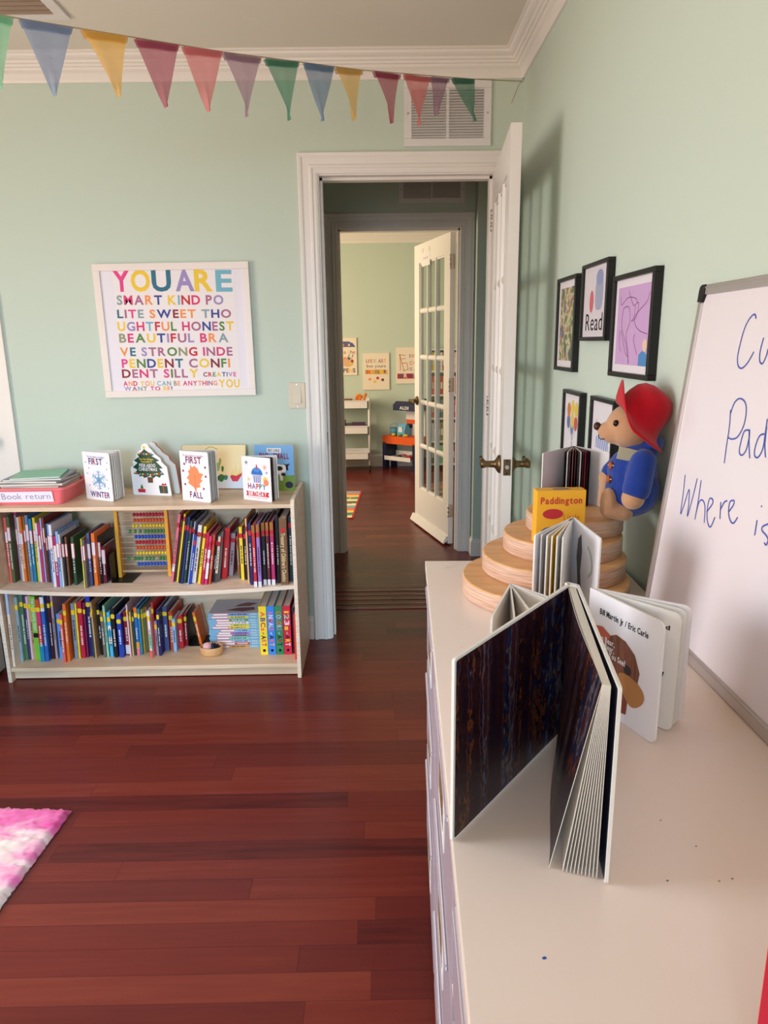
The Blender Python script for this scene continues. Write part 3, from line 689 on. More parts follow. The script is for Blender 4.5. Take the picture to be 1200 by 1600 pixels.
LO = [(-1.554, 2.765, .0106, .327, .013, 'cream'), (-1.54, 2.811, .0119, .294, .012, 'grey teal'), (-1.53, 2.828, .0144, .304, .024, 'green'), (-1.521, 2.834, .0096, .293, .017, 'purple'), (-1.511, 2.833, .0084, .288, .01, 'pale pink'), (-1.5, 2.833, .012, .291, .012, 'tan'), (-1.473, 2.826, .0216, .29, .011, 'lime green'), (-1.446, 2.81, .0179, .282, .011, 'red'), (-1.428, 2.812, .0155, .292, .01, 'blue'), (-1.412, 2.835, .012, .291, .011, 'dark maroon'), (-1.399, 2.838, .0096, .298, .011, 'mauve'), (-1.374, 2.834, .0193, .207, .008, 'sky blue'), (-1.348, 2.797, .0119, .219, .005, 'coral'), (-1.334, 2.807, .0128, .262, .01, 'orange'), (-1.312, 2.835, .0153, .253, .005, 'grey blue'), (-1.3, 2.838, .0083, .253, .007, 'yellow'), (-1.284, 2.84, .0189, .259, .005, 'crimson'), (-1.268, 2.845, .0083, .251, .004, 'plum'), (-1.254, 2.856, .019, .284, .006, 'navy'), (-1.24, 2.844, .0059, .235, .006, 'dark green'), (-1.228, 2.834, .0059, .258, -.005, 'tan'), (-1.214, 2.867, .0119, .237, .004, 'black'), (-1.193, 2.845, .0118, .21, -.005, 'taupe'), (-1.18, 2.845, .0095, .237, -.003, 'mint'), (-1.164, 2.847, .0142, .206, -.004, 'cyan'), (-1.143, 2.84, .0165, .225, -.004, 'black'), (-1.119, 2.839, .0189, .198, -.004, 'royal blue'), (-1.098, 2.862, .019, .201, -.001, 'dark red'), (-1.082, 2.844, .0059, .241, 0, 'pale pink'), (-1.073, 2.849, .007, .207, .001, 'tan'), (-1.065, 2.859, .007, .2, 0, 'dark green'), (-1.052, 2.858, .014, .222, .001, 'blue'), (-1.04, 2.861, .0084, .214, -.002, 'teal'), (-1.032, 2.879, .0071, .204, -.003, 'gold'), (-1.025, 2.886, .0071, .207, -.002, 'green'), (-1.017, 2.889, .0085, .211, -.005, 'rust'), (-1.007, 2.899, .01, .212, -.002, 'dark green'), (-.987, 2.828, .0105, .217, 0, 'white'), (-.977, 2.855, .0084, .244, .009, 'red'), (-.966, 2.848, .0106, .161, 0, 'lilac grey'), (-.955, 2.851, .0106, .213, .007, 'navy'), (-.94, 2.9, .0203, .207, .003, 'indigo'), (-.919, 2.91, .0171, .18, .009, 'rust orange'), (-.902, 2.891, .0142, .152, .004, 'light blue'), (-.884, 2.923, .0205, .155, .008, 'red'), (-.8665, 2.949, .0125, .154, .009, 'dark red')]
shelf_row(LO, lambda x: .062, lambda i: .03 if i < 20 else .012, lambda i, c, h, w: '%s book on the bottom shelf, %s from the left in the long row' % (c, ordinal(i + 1)), 'long row of books on the bottom shelf', 'yellow', .93, xi0 + .0015,
          special={6: {'title': [('THE FANTASTIC FOOT', .46, .97, M_WTITLE)], 'band': [(.36, .43, 'black')], 'sh': .8}, 7: {'band': [(.6, .85, 'hot pink'), (.85, .998, 'rust orange'), (0, .28, 'teal')]}, 8: {'band': [(.78, .998, 'white')], 'sh': .86}, 31: {'title': [('Colors', .34, .58, M_WTITLE)], 'band': [(.86, .998, 'orange'), (0, .14, 'pink'), (.14, .28, 'mustard')]}, 27: {'band': [(.03, .24, 'white')]}, 18: {'band': [(.82, .998, 'royal blue')]}, 24: {'band': [(.3, .44, 'white'), (.6, .7, 'white')]}, 0: {'sticker': None, 'band': [(.72, .998, 'pale blue')]}, 37: {'band': [(0, .16, 'coral'), (.2, .5, 'mint')]}})
closed_book('picture_book', (-.806, 2.958, .0638), .011, .155, .105, -.15, 'orange', 'orange and purple book slumped left against the black bookend on the bottom shelf', 'long row of books on the bottom shelf', 'yellow', None, None)

def bookend(loc, label, hh, d, base_dir):
    o = thing('bookend', label, 'bookend', loc, 0, 'black metal bookends')
    pts = rrect(0, 0, d, hh, .02, 5, (0, 0, 1, 1))
    MB().prism(pts, frame((-.0008, 0, 0), (0, 1, 0), (0, 0, 1)), .0016, M_DARK).build('upright_plate', o)
    MB().box((min(0, base_dir * .085), 0, 0), (max(0, base_dir * .085), d, .0012), M_DARK).build('base_plate', o)
    return o
bookend((-1.139, 2.868, zmid(-1.14) + .0004), 'black metal bookend on the middle shelf beside the abacus', .125, .13, 1)
bookend((-.857, 2.945, .0624), 'black metal bookend behind the slumped book on the bottom shelf', .15, .12, 1)
# ---- art books and the flat stack at the right of the bottom shelf
AW = [('yellow', 'ABCs', (246, 214, 46), ['coral', 'indigo', 'rose']), ('blue', 'ANIMALS', (58, 134, 226), ['pink', 'white', 'peach']), ('green', 'COLORS', (46, 132, 84), ['coral', 'pale blue', 'lavender']), ('red', '123s', (206, 30, 64), ['yellow', 'mint', 'white'])]
for k, (cn, wd, cr, tc) in enumerate(AW):
    m = mat('art_book_' + cn, cr, .35)
    b = closed_book('art_book', (-.5025 + .0342 * k, 2.843, .0622), .0325, .223, .235, 0, cn, '%s art book with lettered spine, %s of four on the bottom shelf' % (cn, ORD[k]), 'four bright art books', None, [], None, cover_m=m)
    lt = MB(); tm = [pm(c) for c in tc]
    text(lt, wd, frame((-.009, -.0006, .2), (0, 0, -1), (1, 0, 0)), .028, tm, off=0, align='L', width=.088)
    text(lt, 'of', frame((-.004, -.0006, .105), (0, 0, -1), (1, 0, 0)), .012, tm[1], off=0, align='L')
    text(lt, 'ART', frame((-.009, -.0006, .09), (0, 0, -1), (1, 0, 0)), .028, [pm('black'), tm[0], tm[2]] if k != 2 else [pm('black'), pm('brick red'), pm('black')], off=0, align='L', width=.05)
    lt.prism(circ(0, .02, .0065, 16), frame((0, -.0004, 0), (1, 0, 0), (0, 0, 1)), .0004, M_INK)
    lt.poly([(.001 + .003 * math.cos(a), .021 + .004 * math.sin(a)) for a in [k_ * .6 for k_ in range(10)]], frame((0, -.0008, 0), (1, 0, 0), (0, 0, 1)), M_WTITLE)
    lt.build('spine_lettering', b, {'label': 'multicoloured letters down the spine'})
closed_book('notebook', (-.3725, 2.85, .0622), .012, .212, .2, 0, 'black', 'black book between the red art book and the thin red one', None, None, [], None)
closed_book('picture_book', (-.3595, 2.79, .0622), .009, .205, .22, 0, 'coral', 'thin bright red book against the right side panel, bottom shelf', None, None, [], None, cover_m=mat('bright_vermilion', (220, 60, 46), .4))
SBC = ['periwinkle', 'lime yellow', 'leaf green', 'white', 'lime yellow', 'yellow', 'light blue', 'lavender', 'lilac grey', 'mint', 'pale blue', 'rust orange', 'mustard']
M_SB = mat('reader_spine_blue', (124, 172, 206), .45)
z = .0622
for k, c in enumerate(reversed(SBC)):
    t_ = .0122
    top = k == len(SBC) - 1
    o = thing('reader_book', 'thin %s reader lying flat, %s up in the stack beside the art books' % (c, ordinal(k + 1)), 'book', (-.756 + rb.uniform(-.002, .002), 2.925 + rb.uniform(-.004, .004), z), 0, 'stack of thin readers on the bottom shelf')
    L_ = .232; dp = .17
    mb = MB().box((0, 0, 0), (L_, dp, .0012), M_SB).box((0, 0, t_ - .0012), (L_, dp, t_), M_SB if not top else mat('map_cover_grey', (176, 180, 196), .4)).box((0, 0, .0012), (L_, .002, t_ - .0012), M_SB)
    x1 = rb.uniform(.085, .12); x0 = x1 - rb.uniform(.055, .075)
    mb.box((x1, -.0004, .001), (L_ - .055, .001, t_ - .001), pm(c))
    z_ = x1 + .01
    while z_ < L_ - .07:
        l = rb.uniform(.003, .008); mb.box((z_, -.0007, .0042), (z_ + l, 0, .0082), M_INK if sum(PAL[c]) > 380 else M_WTITLE); z_ += l + rb.choice((.002, .002, .006))
    for q in range(3): mb.box((L_ - .045 + q * .008, -.0006, .0048), (L_ - .04 + q * .008, 0, .0078), M_WTITLE)
    if top:
        for pts in ([(.07, .035), (.15, .02), (.2, .04), (.19, .07), (.12, .065)], [(.1, .08), (.17, .085), (.2, .12), (.15, .13), (.12, .11)]):
            mb.poly(pts, T_(0, 0, t_), mat('map_cover_maroon', (96, 40, 62), .45), .0003)
    mb.build('cover', o)
    MB().box((.001, .002, .0012), (L_ - .001, dp - .002, t_ - .0012), M_PAGE).build('page_block', o)
    MB().box((x0, -.0006, .0004), (x1, .002, t_ - .0004), M_LBLR).box((x0 + .002, -.0009, .002), (x1 - .002, 0, t_ - .002), M_LBL).build('spine_label', o, {'label': 'white library label with a red border'})
    z += t_ + .0002
bowl = thing('wooden_bowl', 'small oval wooden bowl at the front of the bottom shelf', 'bowl', (-.735, 2.862, .0622))
bowl.scale = (1.0, .8, 1.0)
MB().lathe([(0, 0), (.043, 0), (.049, .008), (.05, .034), (.0485, .039), (.046, .038), (.043, .026), (.036, .008), (0, .007)], Matrix(), M_MAPLE, 28).build('bowl_body', bowl)
tag(MB().ball((0, 0, .023), (.021, .02, .022), mat('pale_pink_foam', (232, 176, 178), .8)).build('toy_ball'), 'pale pink ball lying in the small wooden bowl', 'ball').location = (-.752, 2.86, .0712)
M_NAVY = mat('navy_felt', (36, 38, 62), .85)
cl = MB()
for k in range(5):
    a = -.5 + .25 * k
    cl.prism([(-.018, 0), (.02, .002), (.004 + .006 * math.sin(3 * k), .052 - .005 * k)], frame((.004 * k - .008, .006 * k - .012, 0), (math.cos(a), math.sin(a), 0), (0, 0, 1)), .004, M_NAVY)
tag(cl.build('finger_puppet'), 'dark navy folded felt piece sticking out of the wooden bowl', 'toy').location = (-.721, 2.866, .071)

# ---- abacus
ab = thing('abacus', 'wooden abacus with rainbow bead rows between the books', 'abacus', (-1.018, 2.955, zmid(-1.14) + .0022))
M_ABY = mat('abacus_yellow_wood', (222, 160, 44), .4, vary=.06, vscale=12)
M_ROD = mat('abacus_rod', (206, 176, 140), .4)
aw, ah = .215, .305
for sx in (-1, 1):
    pts = [(-.02, 0), (.03, 0), (.026, .1), (.02, .2), (.012, ah), (-.006, ah), (-.012, .2), (-.017, .1)]
    MB().prism(pts, frame((sx * aw / 2 - .007, 0, 0), (0, 1, 0), (0, 0, 1)), .014, M_ABY).build('side_frame', ab)
for z_ in (.022, ah - .012): MB().tube([(-aw / 2, 0, z_), (aw / 2, 0, z_)], .0055, M_ROD, 10).build('cross_rail', ab)
BC = [(186, 32, 54), (214, 86, 40), (228, 196, 40), (58, 134, 66), (30, 84, 190)] * 2
LEFTS = [0, 0, 2, 0, 0, 0, 0, 0, 4, 0]
bead = None
for r_ in range(10):
    zz = ah - .03 - r_ * .0245
    MB().tube([(-aw / 2, .0, zz), (aw / 2, .0, zz)], .0018, M_ROD, 6).build('rod', ab)
    m = mat('bead_%d' % (r_ % 5), BC[r_], .22, spec=.5)
    first = None
    pos = [aw / 2 - .0145 - .0136 * k for k in range(10)]
    if r_ == 2: pos = [p if k < 8 else p - .006 for k, p in enumerate(pos)]
    if r_ == 3: pos = [p if k < 7 else p - .008 * (k - 6) for k, p in enumerate(pos)]
    if r_ == 4: pos = [p if k < 9 else p - .001 for k, p in enumerate(pos)]
    if r_ == 8: pos = [pos[0], pos[1], pos[2], pos[2] - .03, pos[2] - .045, pos[2] - .06, pos[2] - .08, pos[2] - .094, pos[2] - .108, pos[2] - .136]
    for p in pos:
        if first is None:
            first = MB().lathe([(.0019, -.0062), (.0062, -.0052), (.0086, -.002), (.009, 0), (.0086, .002), (.0062, .0052), (.0019, .0062)], frame((0, 0, 0), (0, 1, 0), (0, 0, 1)), m, 14).build('bead', ab)
            b = first
        else:
            b = first.copy(); COL.objects.link(b)
        b.location = (p, 0, zz)

# ================================================================== BOOKS STANDING OPEN (board books and the like)
def leaf(mb, p0, p1, z0, h, t, m, r=0.0, medge=None, a0=0.0):
    """upright leaf from p0 (spine) to p1, thickness t to its left; returns the frame of its right-hand face
    (local x spine -> fore edge, y up, z out of the face)"""
    p0 = Vector((p0[0], p0[1], 0)); p1 = Vector((p1[0], p1[1], 0)); L = (p1 - p0).length; d = (p1 - p0).normalized()
    M = frame((p0.x, p0.y, z0), d, (0, 0, 1))          # local z = d x up = right-hand side
    pts = rrect(a0, 0, L, h, r, 4, (0, 1, 1, 0)) if r else rect(a0, 0, L, h)
    mb.prism(pts, M @ T_(0, 0, -t), t, m, medge or m)
    return M, L
def mirror_frame(M, L, t):
    """frame of the opposite face, x running the other way"""
    return M @ T_(L, 0, -t) @ rot('Y', PI)
def lin2(a, b, f): return (a[0] + (b[0] - a[0]) * f, a[1] + (b[1] - a[1]) * f)
def open_board_book(name, label, S, F, B, z0, h, front, page_m=None, npages=5, t=.003, r=.008, back=None, pages=None, spread=.85, cat='book', group=None, pgap=.97, inner=None, fracs=None, page_edge=None):
    """front cover S->F, back cover S->B (B lies to the left of F seen from the spine), fanned leaves between.
    front(mb, M, L, h) draws the front decoration on the outer face"""
    o = thing(name, label, cat, (S[0], S[1], z0), 0, group)
    mb = MB(); M, L = leaf(mb, S, F, z0, h, t, front['m'], r, front.get('edge', M_BOARD))
    if front.get('draw'): front['draw'](mb, M, L, h)
    bw_(mb, 'front_cover', o)
    mb = MB(); M2, L2 = leaf(mb, S, B, z0, h, t, (back or front)['m'], r, M_BOARD)
    if back and back.get('draw'): back['draw'](mb, M2, L2, h)
    bw_(mb, 'back_cover', o)
    cols = pages or [M_BOARD]
    for k in range(npages):
        f = fracs[k] if fracs else (k + 1) / (npages + 1) * spread + (1 - spread) / 2
        ang0 = math.atan2(F[1] - S[1], F[0] - S[0]); ang1 = math.atan2(B[1] - S[1], B[0] - S[0])
        da = (ang1 - ang0 + PI) % (2 * PI) - PI
        a = ang0 + da * f; Lp = (L + (L2 - L) * f) * pgap
        e = (S[0] + math.cos(a) * Lp, S[1] + math.sin(a) * Lp)
        mb = MB(); Mp, Lq = leaf(mb, S, e, z0 + .0005, h - .001, t * .8, cols[k % len(cols)], r, (cols[k % len(cols)] if page_edge else M_BOARD), a0=.006)
        if inner and k in inner: inner[k](mb, Mp, Lq, h)
        bw_(mb, 'page', o)
    return o
def cm(name, c, rough=.32): return mat('print_' + name, c, rough, spec=.4)
PW = cm('white', (236, 232, 236)); PR = cm('red', (200, 36, 56)); PG = cm('green', (56, 116, 62)); PV = cm('violet', (72, 52, 130)); PB = cm('blue', (120, 166, 204)); PO = cm('orange', (236, 138, 92)); PK = cm('plum', (142, 34, 84)); PDG = cm('dark_green', (28, 74, 52)); PY = cm('gold', (236, 200, 70)); PDB = cm('deep_blue', (36, 108, 190)); PBR = cm('brown', (96, 58, 38)); PBEI = cm('beige', (226, 200, 170))
def S_(M, L, h):
    """unit-square coordinates of a cover -> scaled points"""
    return lambda pts: [(x * L, y * h) for x, y in pts]
def d_winter(mb, M, L, h):
    text(mb, 'The Very Hungry Caterpillar\'s', M @ T_(L * .5, h * .885, 0), .011, PV, bold=False, width=L * .66)
    text(mb, 'FIRST', M @ T_(L * .47, h * .745, 0), .036, [PV, PV, PK, PV, PV], width=L * .5); text(mb, 'WINTER', M @ T_(L * .53, h * .06, 0), .034, [PV, PK, PV, PV, PK, PV], width=L * .72)
    c = (L * .54, h * .42)
    for k in range(6):
        a = PI / 6 + k * PI / 3
        R = M @ T_(c[0], c[1], 0) @ rot('Z', a)
        mb.poly(rect(0, -.0028, L * .27, .0028), R, PB, .0004)
        for q in (.45, .7):
            for s in (-1, 1): mb.poly([(L * .27 * q, 0), (L * .27 * q + .003, 0), (L * .27 * (q + .22), s * .013), (L * .27 * (q + .14), s * .013)], R, PB, .0005)
        mb.poly(rect(L * .04, -.006, L * .1, .006), R, PB, .00045)
    for x, y in ((.2, .66), (.13, .55), (.86, .66), (.84, .44), (.86, .27), (.18, .3), (.74, .3), (.1, .78), (.9, .8)):
        for k in range(3): mb.poly(rect(-.0045, -.0007, .0045, .0007), M @ T_(x * L, y * h, 0) @ rot('Z', k * PI / 3), PB, .0004)
def d_fall(mb, M, L, h):
    text(mb, 'The Very Hungry Caterpillar\'s', M @ T_(L * .48, h * .9, 0), .011, PK, bold=False, width=L * .76)
    text(mb, 'FIRST', M @ T_(L * .48, h * .765, 0), .038, [PK, PV, PK, PK, PK], width=L * .55); text(mb, 'FALL', M @ T_(L * .5, h * .07, 0), .036, [PK, PV, PK, PV], width=L * .46)
    lf = [(.5, .16), (.53, .27), (.68, .3), (.64, .36), (.76, .43), (.7, .46), (.8, .57), (.66, .58), (.62, .66), (.5, .72), (.42, .68), (.36, .74), (.34, .64), (.26, .6), (.3, .54), (.2, .46), (.28, .42), (.24, .36), (.36, .31), (.45, .27)]
    mb.poly([(x * L, y * h) for x, y in lf], M, PO, .0004)
    mb.poly([(.485 * L, .12 * h), (.5 * L, .12 * h), (.5 * L, .55 * h), (.485 * L, .55 * h)], M, cm('leaf_vein', (214, 106, 70)), .0006)
    for x, y in ((.15, .74), (.09, .6), (.88, .7), (.88, .52), (.13, .33), (.78, .27)): mb.poly(star(x * L, y * h, .0075, 4, .5, .4), M, PK, .0004)
def d_bday(mb, M, L, h):
    text(mb, 'HAPPY', M @ T_(L * .5, h * .27, 0), .031, [PK, cm('lilac', (150, 90, 160)), PR, PG, PDB], width=L * .64)
    mb.poly([(.1 * L, .1 * h), (.92 * L, .1 * h), (.88 * L, .155 * h), (.92 * L, .21 * h), (.1 * L, .21 * h), (.14 * L, .155 * h)], M, PR, .0004)
    text(mb, 'BIRTHDAY', M @ T_(L * .51, h * .115, 0), .024, PW, width=L * .64, off=.0008)
    text(mb, 'with the very hungry caterpillar', M @ T_(L * .5, h * .055, 0), .007, PR, bold=False, width=L * .72)
    cx = .52
    mb.poly([(x * L, y * h) for x, y in ((cx - .13, .41), (cx + .13, .41), (cx + .17, .6), (cx - .17, .6))], M, cm('cupcake_paper', (196, 200, 226)), .0004)
    for k in range(4): mb.poly([(x * L, y * h) for x, y in ((cx - .1 + .06 * k, .42), (cx - .08 + .06 * k, .42), (cx - .09 + .068 * k, .59), (cx - .11 + .068 * k, .59))], M, PV, .0006)
    mb.poly([(cx * L + .2 * L * math.cos(a), .6 * h + .17 * h * math.sin(a)) for a in [PI * k / 12 for k in range(13)]], M, PDB, .0007)
    mb.poly(circ(cx * L, .71 * h, .12 * L, 14, .05 * h), M, cm('icing', (62, 136, 214)), .0009)
    mb.poly([(x * L, y * h) for x, y in ((cx - .02, .72), (cx + .02, .72), (cx + .02, .83), (cx - .02, .83))], M, PR, .0011)
    for x, y, r, m in ((.16, .86, .009, PG), (.8, .78, .012, PO), (.22, .48, .011, PY), (.86, .66, .006, PB)):
        for k in range(4): mb.poly(rect(-r, -.0008, r, .0008), M @ T_(x * L, y * h, 0) @ rot('Z', k * PI / 4), m, .0004)
    mb.poly(circ(.8 * L, .5 * h, .011, 14), M, PY, .0004).poly(circ(.83 * L, .43 * h, .013, 14), M, PO, .0006)
def d_big(mb, M, L, h):
    mb.poly(rect(0, 0, L, h * .34), M, cm('meadow', (116, 150, 62)), .0003)
    mb.poly(rect(.32 * L, .83 * h, .68 * L, .93 * h), M, PW, .0004); text(mb, 'ERIC CARLE', M @ T_(L * .5, h * .855, 0), .016, M_INK, off=.0007, width=L * .3)
    text(mb, 'BIG', M @ T_(L * .24, h * .7, 0), .034, PK, width=L * .24); text(mb, 'and', M @ T_(L * .44, h * .7, 0), .012, PDG); text(mb, 'SMALL', M @ T_(L * .68, h * .7, 0), .034, PK, width=L * .4)
    # a black and white cow
    mb.poly([(x * L, y * h) for x, y in ((.4, .3), (.46, .3), (.48, .36), (.62, .36), (.64, .22), (.7, .22), (.71, .36), (.78, .42), (.8, .5), (.86, .5), (.84, .56), (.6, .58), (.42, .54))], M, PW, .0005)
    mb.poly(circ(.62 * L, .49 * h, .09 * L, 14, .05 * h), M, M_INK, .0008).poly(circ(.72 * L, .36 * h, .06 * L, 12, .04 * h), M, M_INK, .0008)
    mb.poly([(x * L, y * h) for x, y in ((.78, .55), (.72, .6), (.8, .58), (.9, .6), (.85, .54), (.85, .45), (.8, .45))], M, M_INK, .0009)
    mb.poly(circ(.86 * L, .13 * h, .1 * L, 20, .075 * h), M, cm('badge', (44, 42, 70)), .0006)
def d_land(mb, M, L, h):
    mb.poly(rect(0, 0, L, h * .27), M, cm('pale_sky', (206, 216, 232)), .0003)
    for x, y, rx, ry, m in ((.62, .24, .05, .09, PG), (.55, .22, .035, .07, PDG), (.69, .25, .035, .06, cm('leaf_teal', (60, 128, 120))), (.57, .5, .03, .1, cm('leaf_pale', (150, 168, 96))), (.6, .62, .02, .08, cm('leaf_pale', (150, 168, 96))), (.64, .45, .02, .07, PG)):
        mb.poly([(x * L + rx * L * math.cos(a) * (1 + .12 * math.sin(3 * a)), y * h + ry * h * math.sin(a)) for a in [2 * PI * k / 18 for k in range(18)]], M, m, .0005)
    mb.poly([(x * L, y * h) for x, y in ((.76, .27), (.8, .16), (.88, .16), (.94, .3), (.95, .36), (.86, .29), (.78, .31))], M, PR, .0006)
    for k in range(5): mb.poly([(x * L, y * h) for x, y in ((.78 + .03 * k, .3), (.795 + .03 * k, .3), (.80 + .03 * k, .46 + .08 * (k % 3)))], M, PY, .0005)
    stroke(mb, [(x * L, y * h) for x, y in ((.35, .88), (.45, .96), (.56, .9))], M, .003, cm('leaf_pale', (150, 168, 96)))
open_board_book('board_book', 'white board book with a blue snowflake and the word WINTER', (-1.223, 2.914), (-1.086, 2.844), (-1.073, 2.938), ZT + .0004, .2, {'m': PW, 'draw': d_winter}, npages=5)
open_board_book('board_book', 'white board book with an orange leaf and the word FALL', (-.806, 2.861), (-.675, 2.792), (-.66, 2.872), ZT + .0004, .205, {'m': PW, 'draw': d_fall}, npages=10, t=.0025, pages=[M_BOARD, cm('page_blue', (150, 170, 190)), cm('page_olive', (120, 118, 84))], spread=.9)
open_board_book('picture_book', 'small white book with a blue cupcake and the words HAPPY BIRTHDAY', (-.554, 2.856), (-.428, 2.787), (-.41, 2.862), ZT + .0004, .18, {'m': PW, 'draw': d_bday}, npages=2, t=.0022, r=.003, pages=[cm('page_dark', (56, 44, 44)), M_BOARD])
open_board_book('picture_book', 'sky blue picture book with a cow, standing behind the cupcake book', (-.531, 3.035), (-.36, 3.009), (-.365, 3.03), ZT + .0004, .2, {'m': cm('sky', (122, 172, 220)), 'draw': d_big}, npages=1, t=.0025, r=.002, back={'m': PBEI})
# wide picture book leaning on the wall behind the FALL book
lo_ = thing('picture_book', 'wide cream and gold picture book leaning on the wall behind the leaf book', 'book', (-.867, 3.075, ZT + .0042)); lo_.rotation_euler = (-.25, 0, -.05)
mb = MB(); Ml = frame((0, 0, 0), (1, 0, 0), (0, 0, 1)); mb.prism(rrect(0, 0, .283, .192, .006), Ml @ T_(0, 0, -.003), .003, cm('cream_gold', (236, 216, 170))); d_land(mb, Ml, .283, .192); mb.build('front_cover', lo_)
MB().box((.004, .003, .002), (.28, .009, .19), M_PAGE).build('page_block', lo_)
MB().box((0, .009, 0), (.283, .012, .192), cm('cream_gold', (236, 216, 170))).build('back_cover', lo_)
MB().box((-.003, 0, 0), (0, .012, .192), PO).build('spine', lo_, {'label': 'orange spine'})
# tree-shaped board book
tr = thing('board_book', 'tree-shaped board book with a decorated Christmas tree on its cover', 'book', (-1.051, 2.979, ZT + .0006))
OUT = [(645, 690), (660, 700), (1100, 700), (1108, 690), (1078, 345), (1020, 285), (1010, 240), (945, 190), (915, 140), (885, 110), (870, 75), (835, 60), (800, 80), (785, 110), (790, 135), (735, 175), (715, 215), (720, 235), (690, 260), (665, 290), (680, 330), (650, 350), (638, 370)]
def tc(p): return ((p[0] - 638) * .000383, (700 - p[1]) * .000348)
dT = Vector((.175, -.038, 0)).normalized(); Mt = frame((0, 0, 0), dT, (0, 0, 1))
mb = MB(); mb.prism([tc(p) for p in OUT], Mt @ T_(0, 0, -.003), .003, PW, M_BOARD)
TREE = [(823, 130), (865, 165), (940, 200), (905, 212), (995, 268), (955, 282), (1030, 362), (985, 367), (1040, 440), (1000, 447), (985, 480), (940, 460), (905, 487), (870, 457), (800, 487), (770, 460), (735, 475), (740, 447), (668, 437), (720, 387), (665, 357), (730, 302), (685, 272), (755, 227), (735, 192), (790, 167)]
mb.poly([tc(p) for p in TREE], Mt, PDG, .0004)
mb.poly([tc(p) for p in ((832, 475), (900, 475), (896, 545), (836, 545))], Mt, PBR, .0003)
mb.poly(star(*tc((823, 112)), .011), Mt, PY, .0006)
for k, (x, y) in enumerate(((760, 185), (790, 186), (815, 190), (845, 192), (872, 186), (900, 183), (695, 415), (720, 432), (750, 440), (782, 440), (812, 446), (842, 440), (872, 446), (900, 440), (926, 436), (952, 432), (980, 430), (1006, 420))):
    mb.poly(circ(*tc((x, y)), .0042, 10), Mt, (PY, PR, PB)[k % 3], .0007)
text(mb, 'The Very Hungry', Mt @ T_(*tc((838, 265)), 0), .012, PY, width=.066, off=.0008); text(mb, 'Caterpillar\'s', Mt @ T_(*tc((838, 295)), 0), .011, PY, width=.05, off=.0008)
text(mb, 'PEEKABOO', Mt @ T_(*tc((845, 350)), 0), .02, PW, width=.075, off=.0008); text(mb, 'CHRISTMAS', Mt @ T_(*tc((848, 398)), 0), .02, PW, width=.085, off=.0008)
mb.poly([tc(p) for p in ((705, 625), (795, 625), (795, 668), (708, 668))], Mt, PR, .0004).poly([tc(p) for p in ((735, 622), (775, 622), (760, 570), (750, 570))], Mt, PG, .0005)
mb.poly([tc(p) for p in ((962, 575), (1065, 580), (1068, 672), (970, 672))], Mt, PDG, .0004).poly([tc(p) for p in ((990, 572), (1058, 574), (1050, 540), (1030, 556), (1010, 545))], Mt, PR, .0005).poly([tc(p) for p in ((1010, 575), (1020, 575), (1024, 672), (1014, 672))], Mt, PR, .0006)
mb.build('front_cover', tr)
dT2 = Vector((.175, .0, 0)).normalized(); Mt2 = frame((.004, .012, 0), dT2, (0, 0, 1))
mb = MB(); mb.prism([tc(p) for p in OUT], Mt2 @ T_(.014, 0, -.012), .010, M_BOARD, PBEI); mb.build('page_block', tr)
mb = MB(); mb.prism([tc(p) for p in OUT], Mt2 @ T_(.016, 0, -.016), .003, PR, PR); mb.build('back_cover', tr, {'label': 'red back cover'})

# ---- pink tray with returned books
M_PINK = mat('pink_plastic', (236, 112, 118), .38)
ty = thing('plastic_tray', 'pink plastic tray with a paper label at the left end of the bookcase top', 'tray', (-1.415, 2.93, ZT + .0004))
mb = MB()
def ring_box(mb, w0, d0, w1, d1, h, t, m):
    lv = [(w0, d0, 0), (w1, d1, h), (w1 + .008, d1 + .008, h), (w1 + .008, d1 + .008, h - .008)]
    li = [(w1 - t, d1 - t, h), (w0 - t, d0 - t, t)]
    R = []
    for w_, d_, z_ in lv[::-1] + li:
        R.append([mb.bm.verts.new((x, y, z_)) for x, y in rrect(-w_, -d_, w_, d_, .018, 4)])
    for a, b in zip(R[:-1], R[1:]):
        n_ = len(a)
        for k in range(n_): mb.face([a[k], a[(k + 1) % n_], b[(k + 1) % n_], b[k]], m)
    mb.face(R[-1], m)
    A = [mb.bm.verts.new((x, y, 0)) for x, y in rrect(-w0, -d0, w0, d0, .018, 4)]; mb.face(A, m)
ring_box(mb, .132, .118, .15, .132, .07, .004, M_PINK)
mb.build('tray_body', ty)
lb = MB(); tilt = math.atan2(.014, .07)
Mlab = frame((-.005, -.1235, .012), (1, 0, 0), (0, -math.sin(tilt), math.cos(tilt)))
lb.prism(rect(-.112, 0, .108, .046), Mlab, .001, cm('paper_label', (232, 226, 236)))
text(lb, 'Book return', Mlab @ T_(0, .013, .001), .036, cm('pencil_violet', (148, 140, 176)), bold=False, width=.196)
lb.build('paper_label', ty, {'label': 'white paper label lettered Book return'})
zz = ZT + .006
stackdef = [('board_book', .24, .19, .03, 'cream', 'thick cream board book at the bottom of the tray pile', 0.0), ('board_book', .245, .19, .022, 'pale pink', 'pale pink book second from the bottom in the pink tray', .02), ('picture_book', .24, .2, .014, 'tan', 'tan picture book in the middle of the pink tray pile', -.03), ('picture_book', .25, .205, .010, 'lilac grey', 'lilac grey picture book lying under the magazines in the pink tray', .05), ('magazine', .235, .2, .010, 'grey', 'grey magazine near the top of the pink tray pile', -.06), ('magazine', .23, .2, .008, 'grey blue', 'blue grey magazine right under the pale green book', .1), ('picture_book', .19, .2, .006, 'mint', 'pale green picture book topmost on the pink tray pile', .22)]
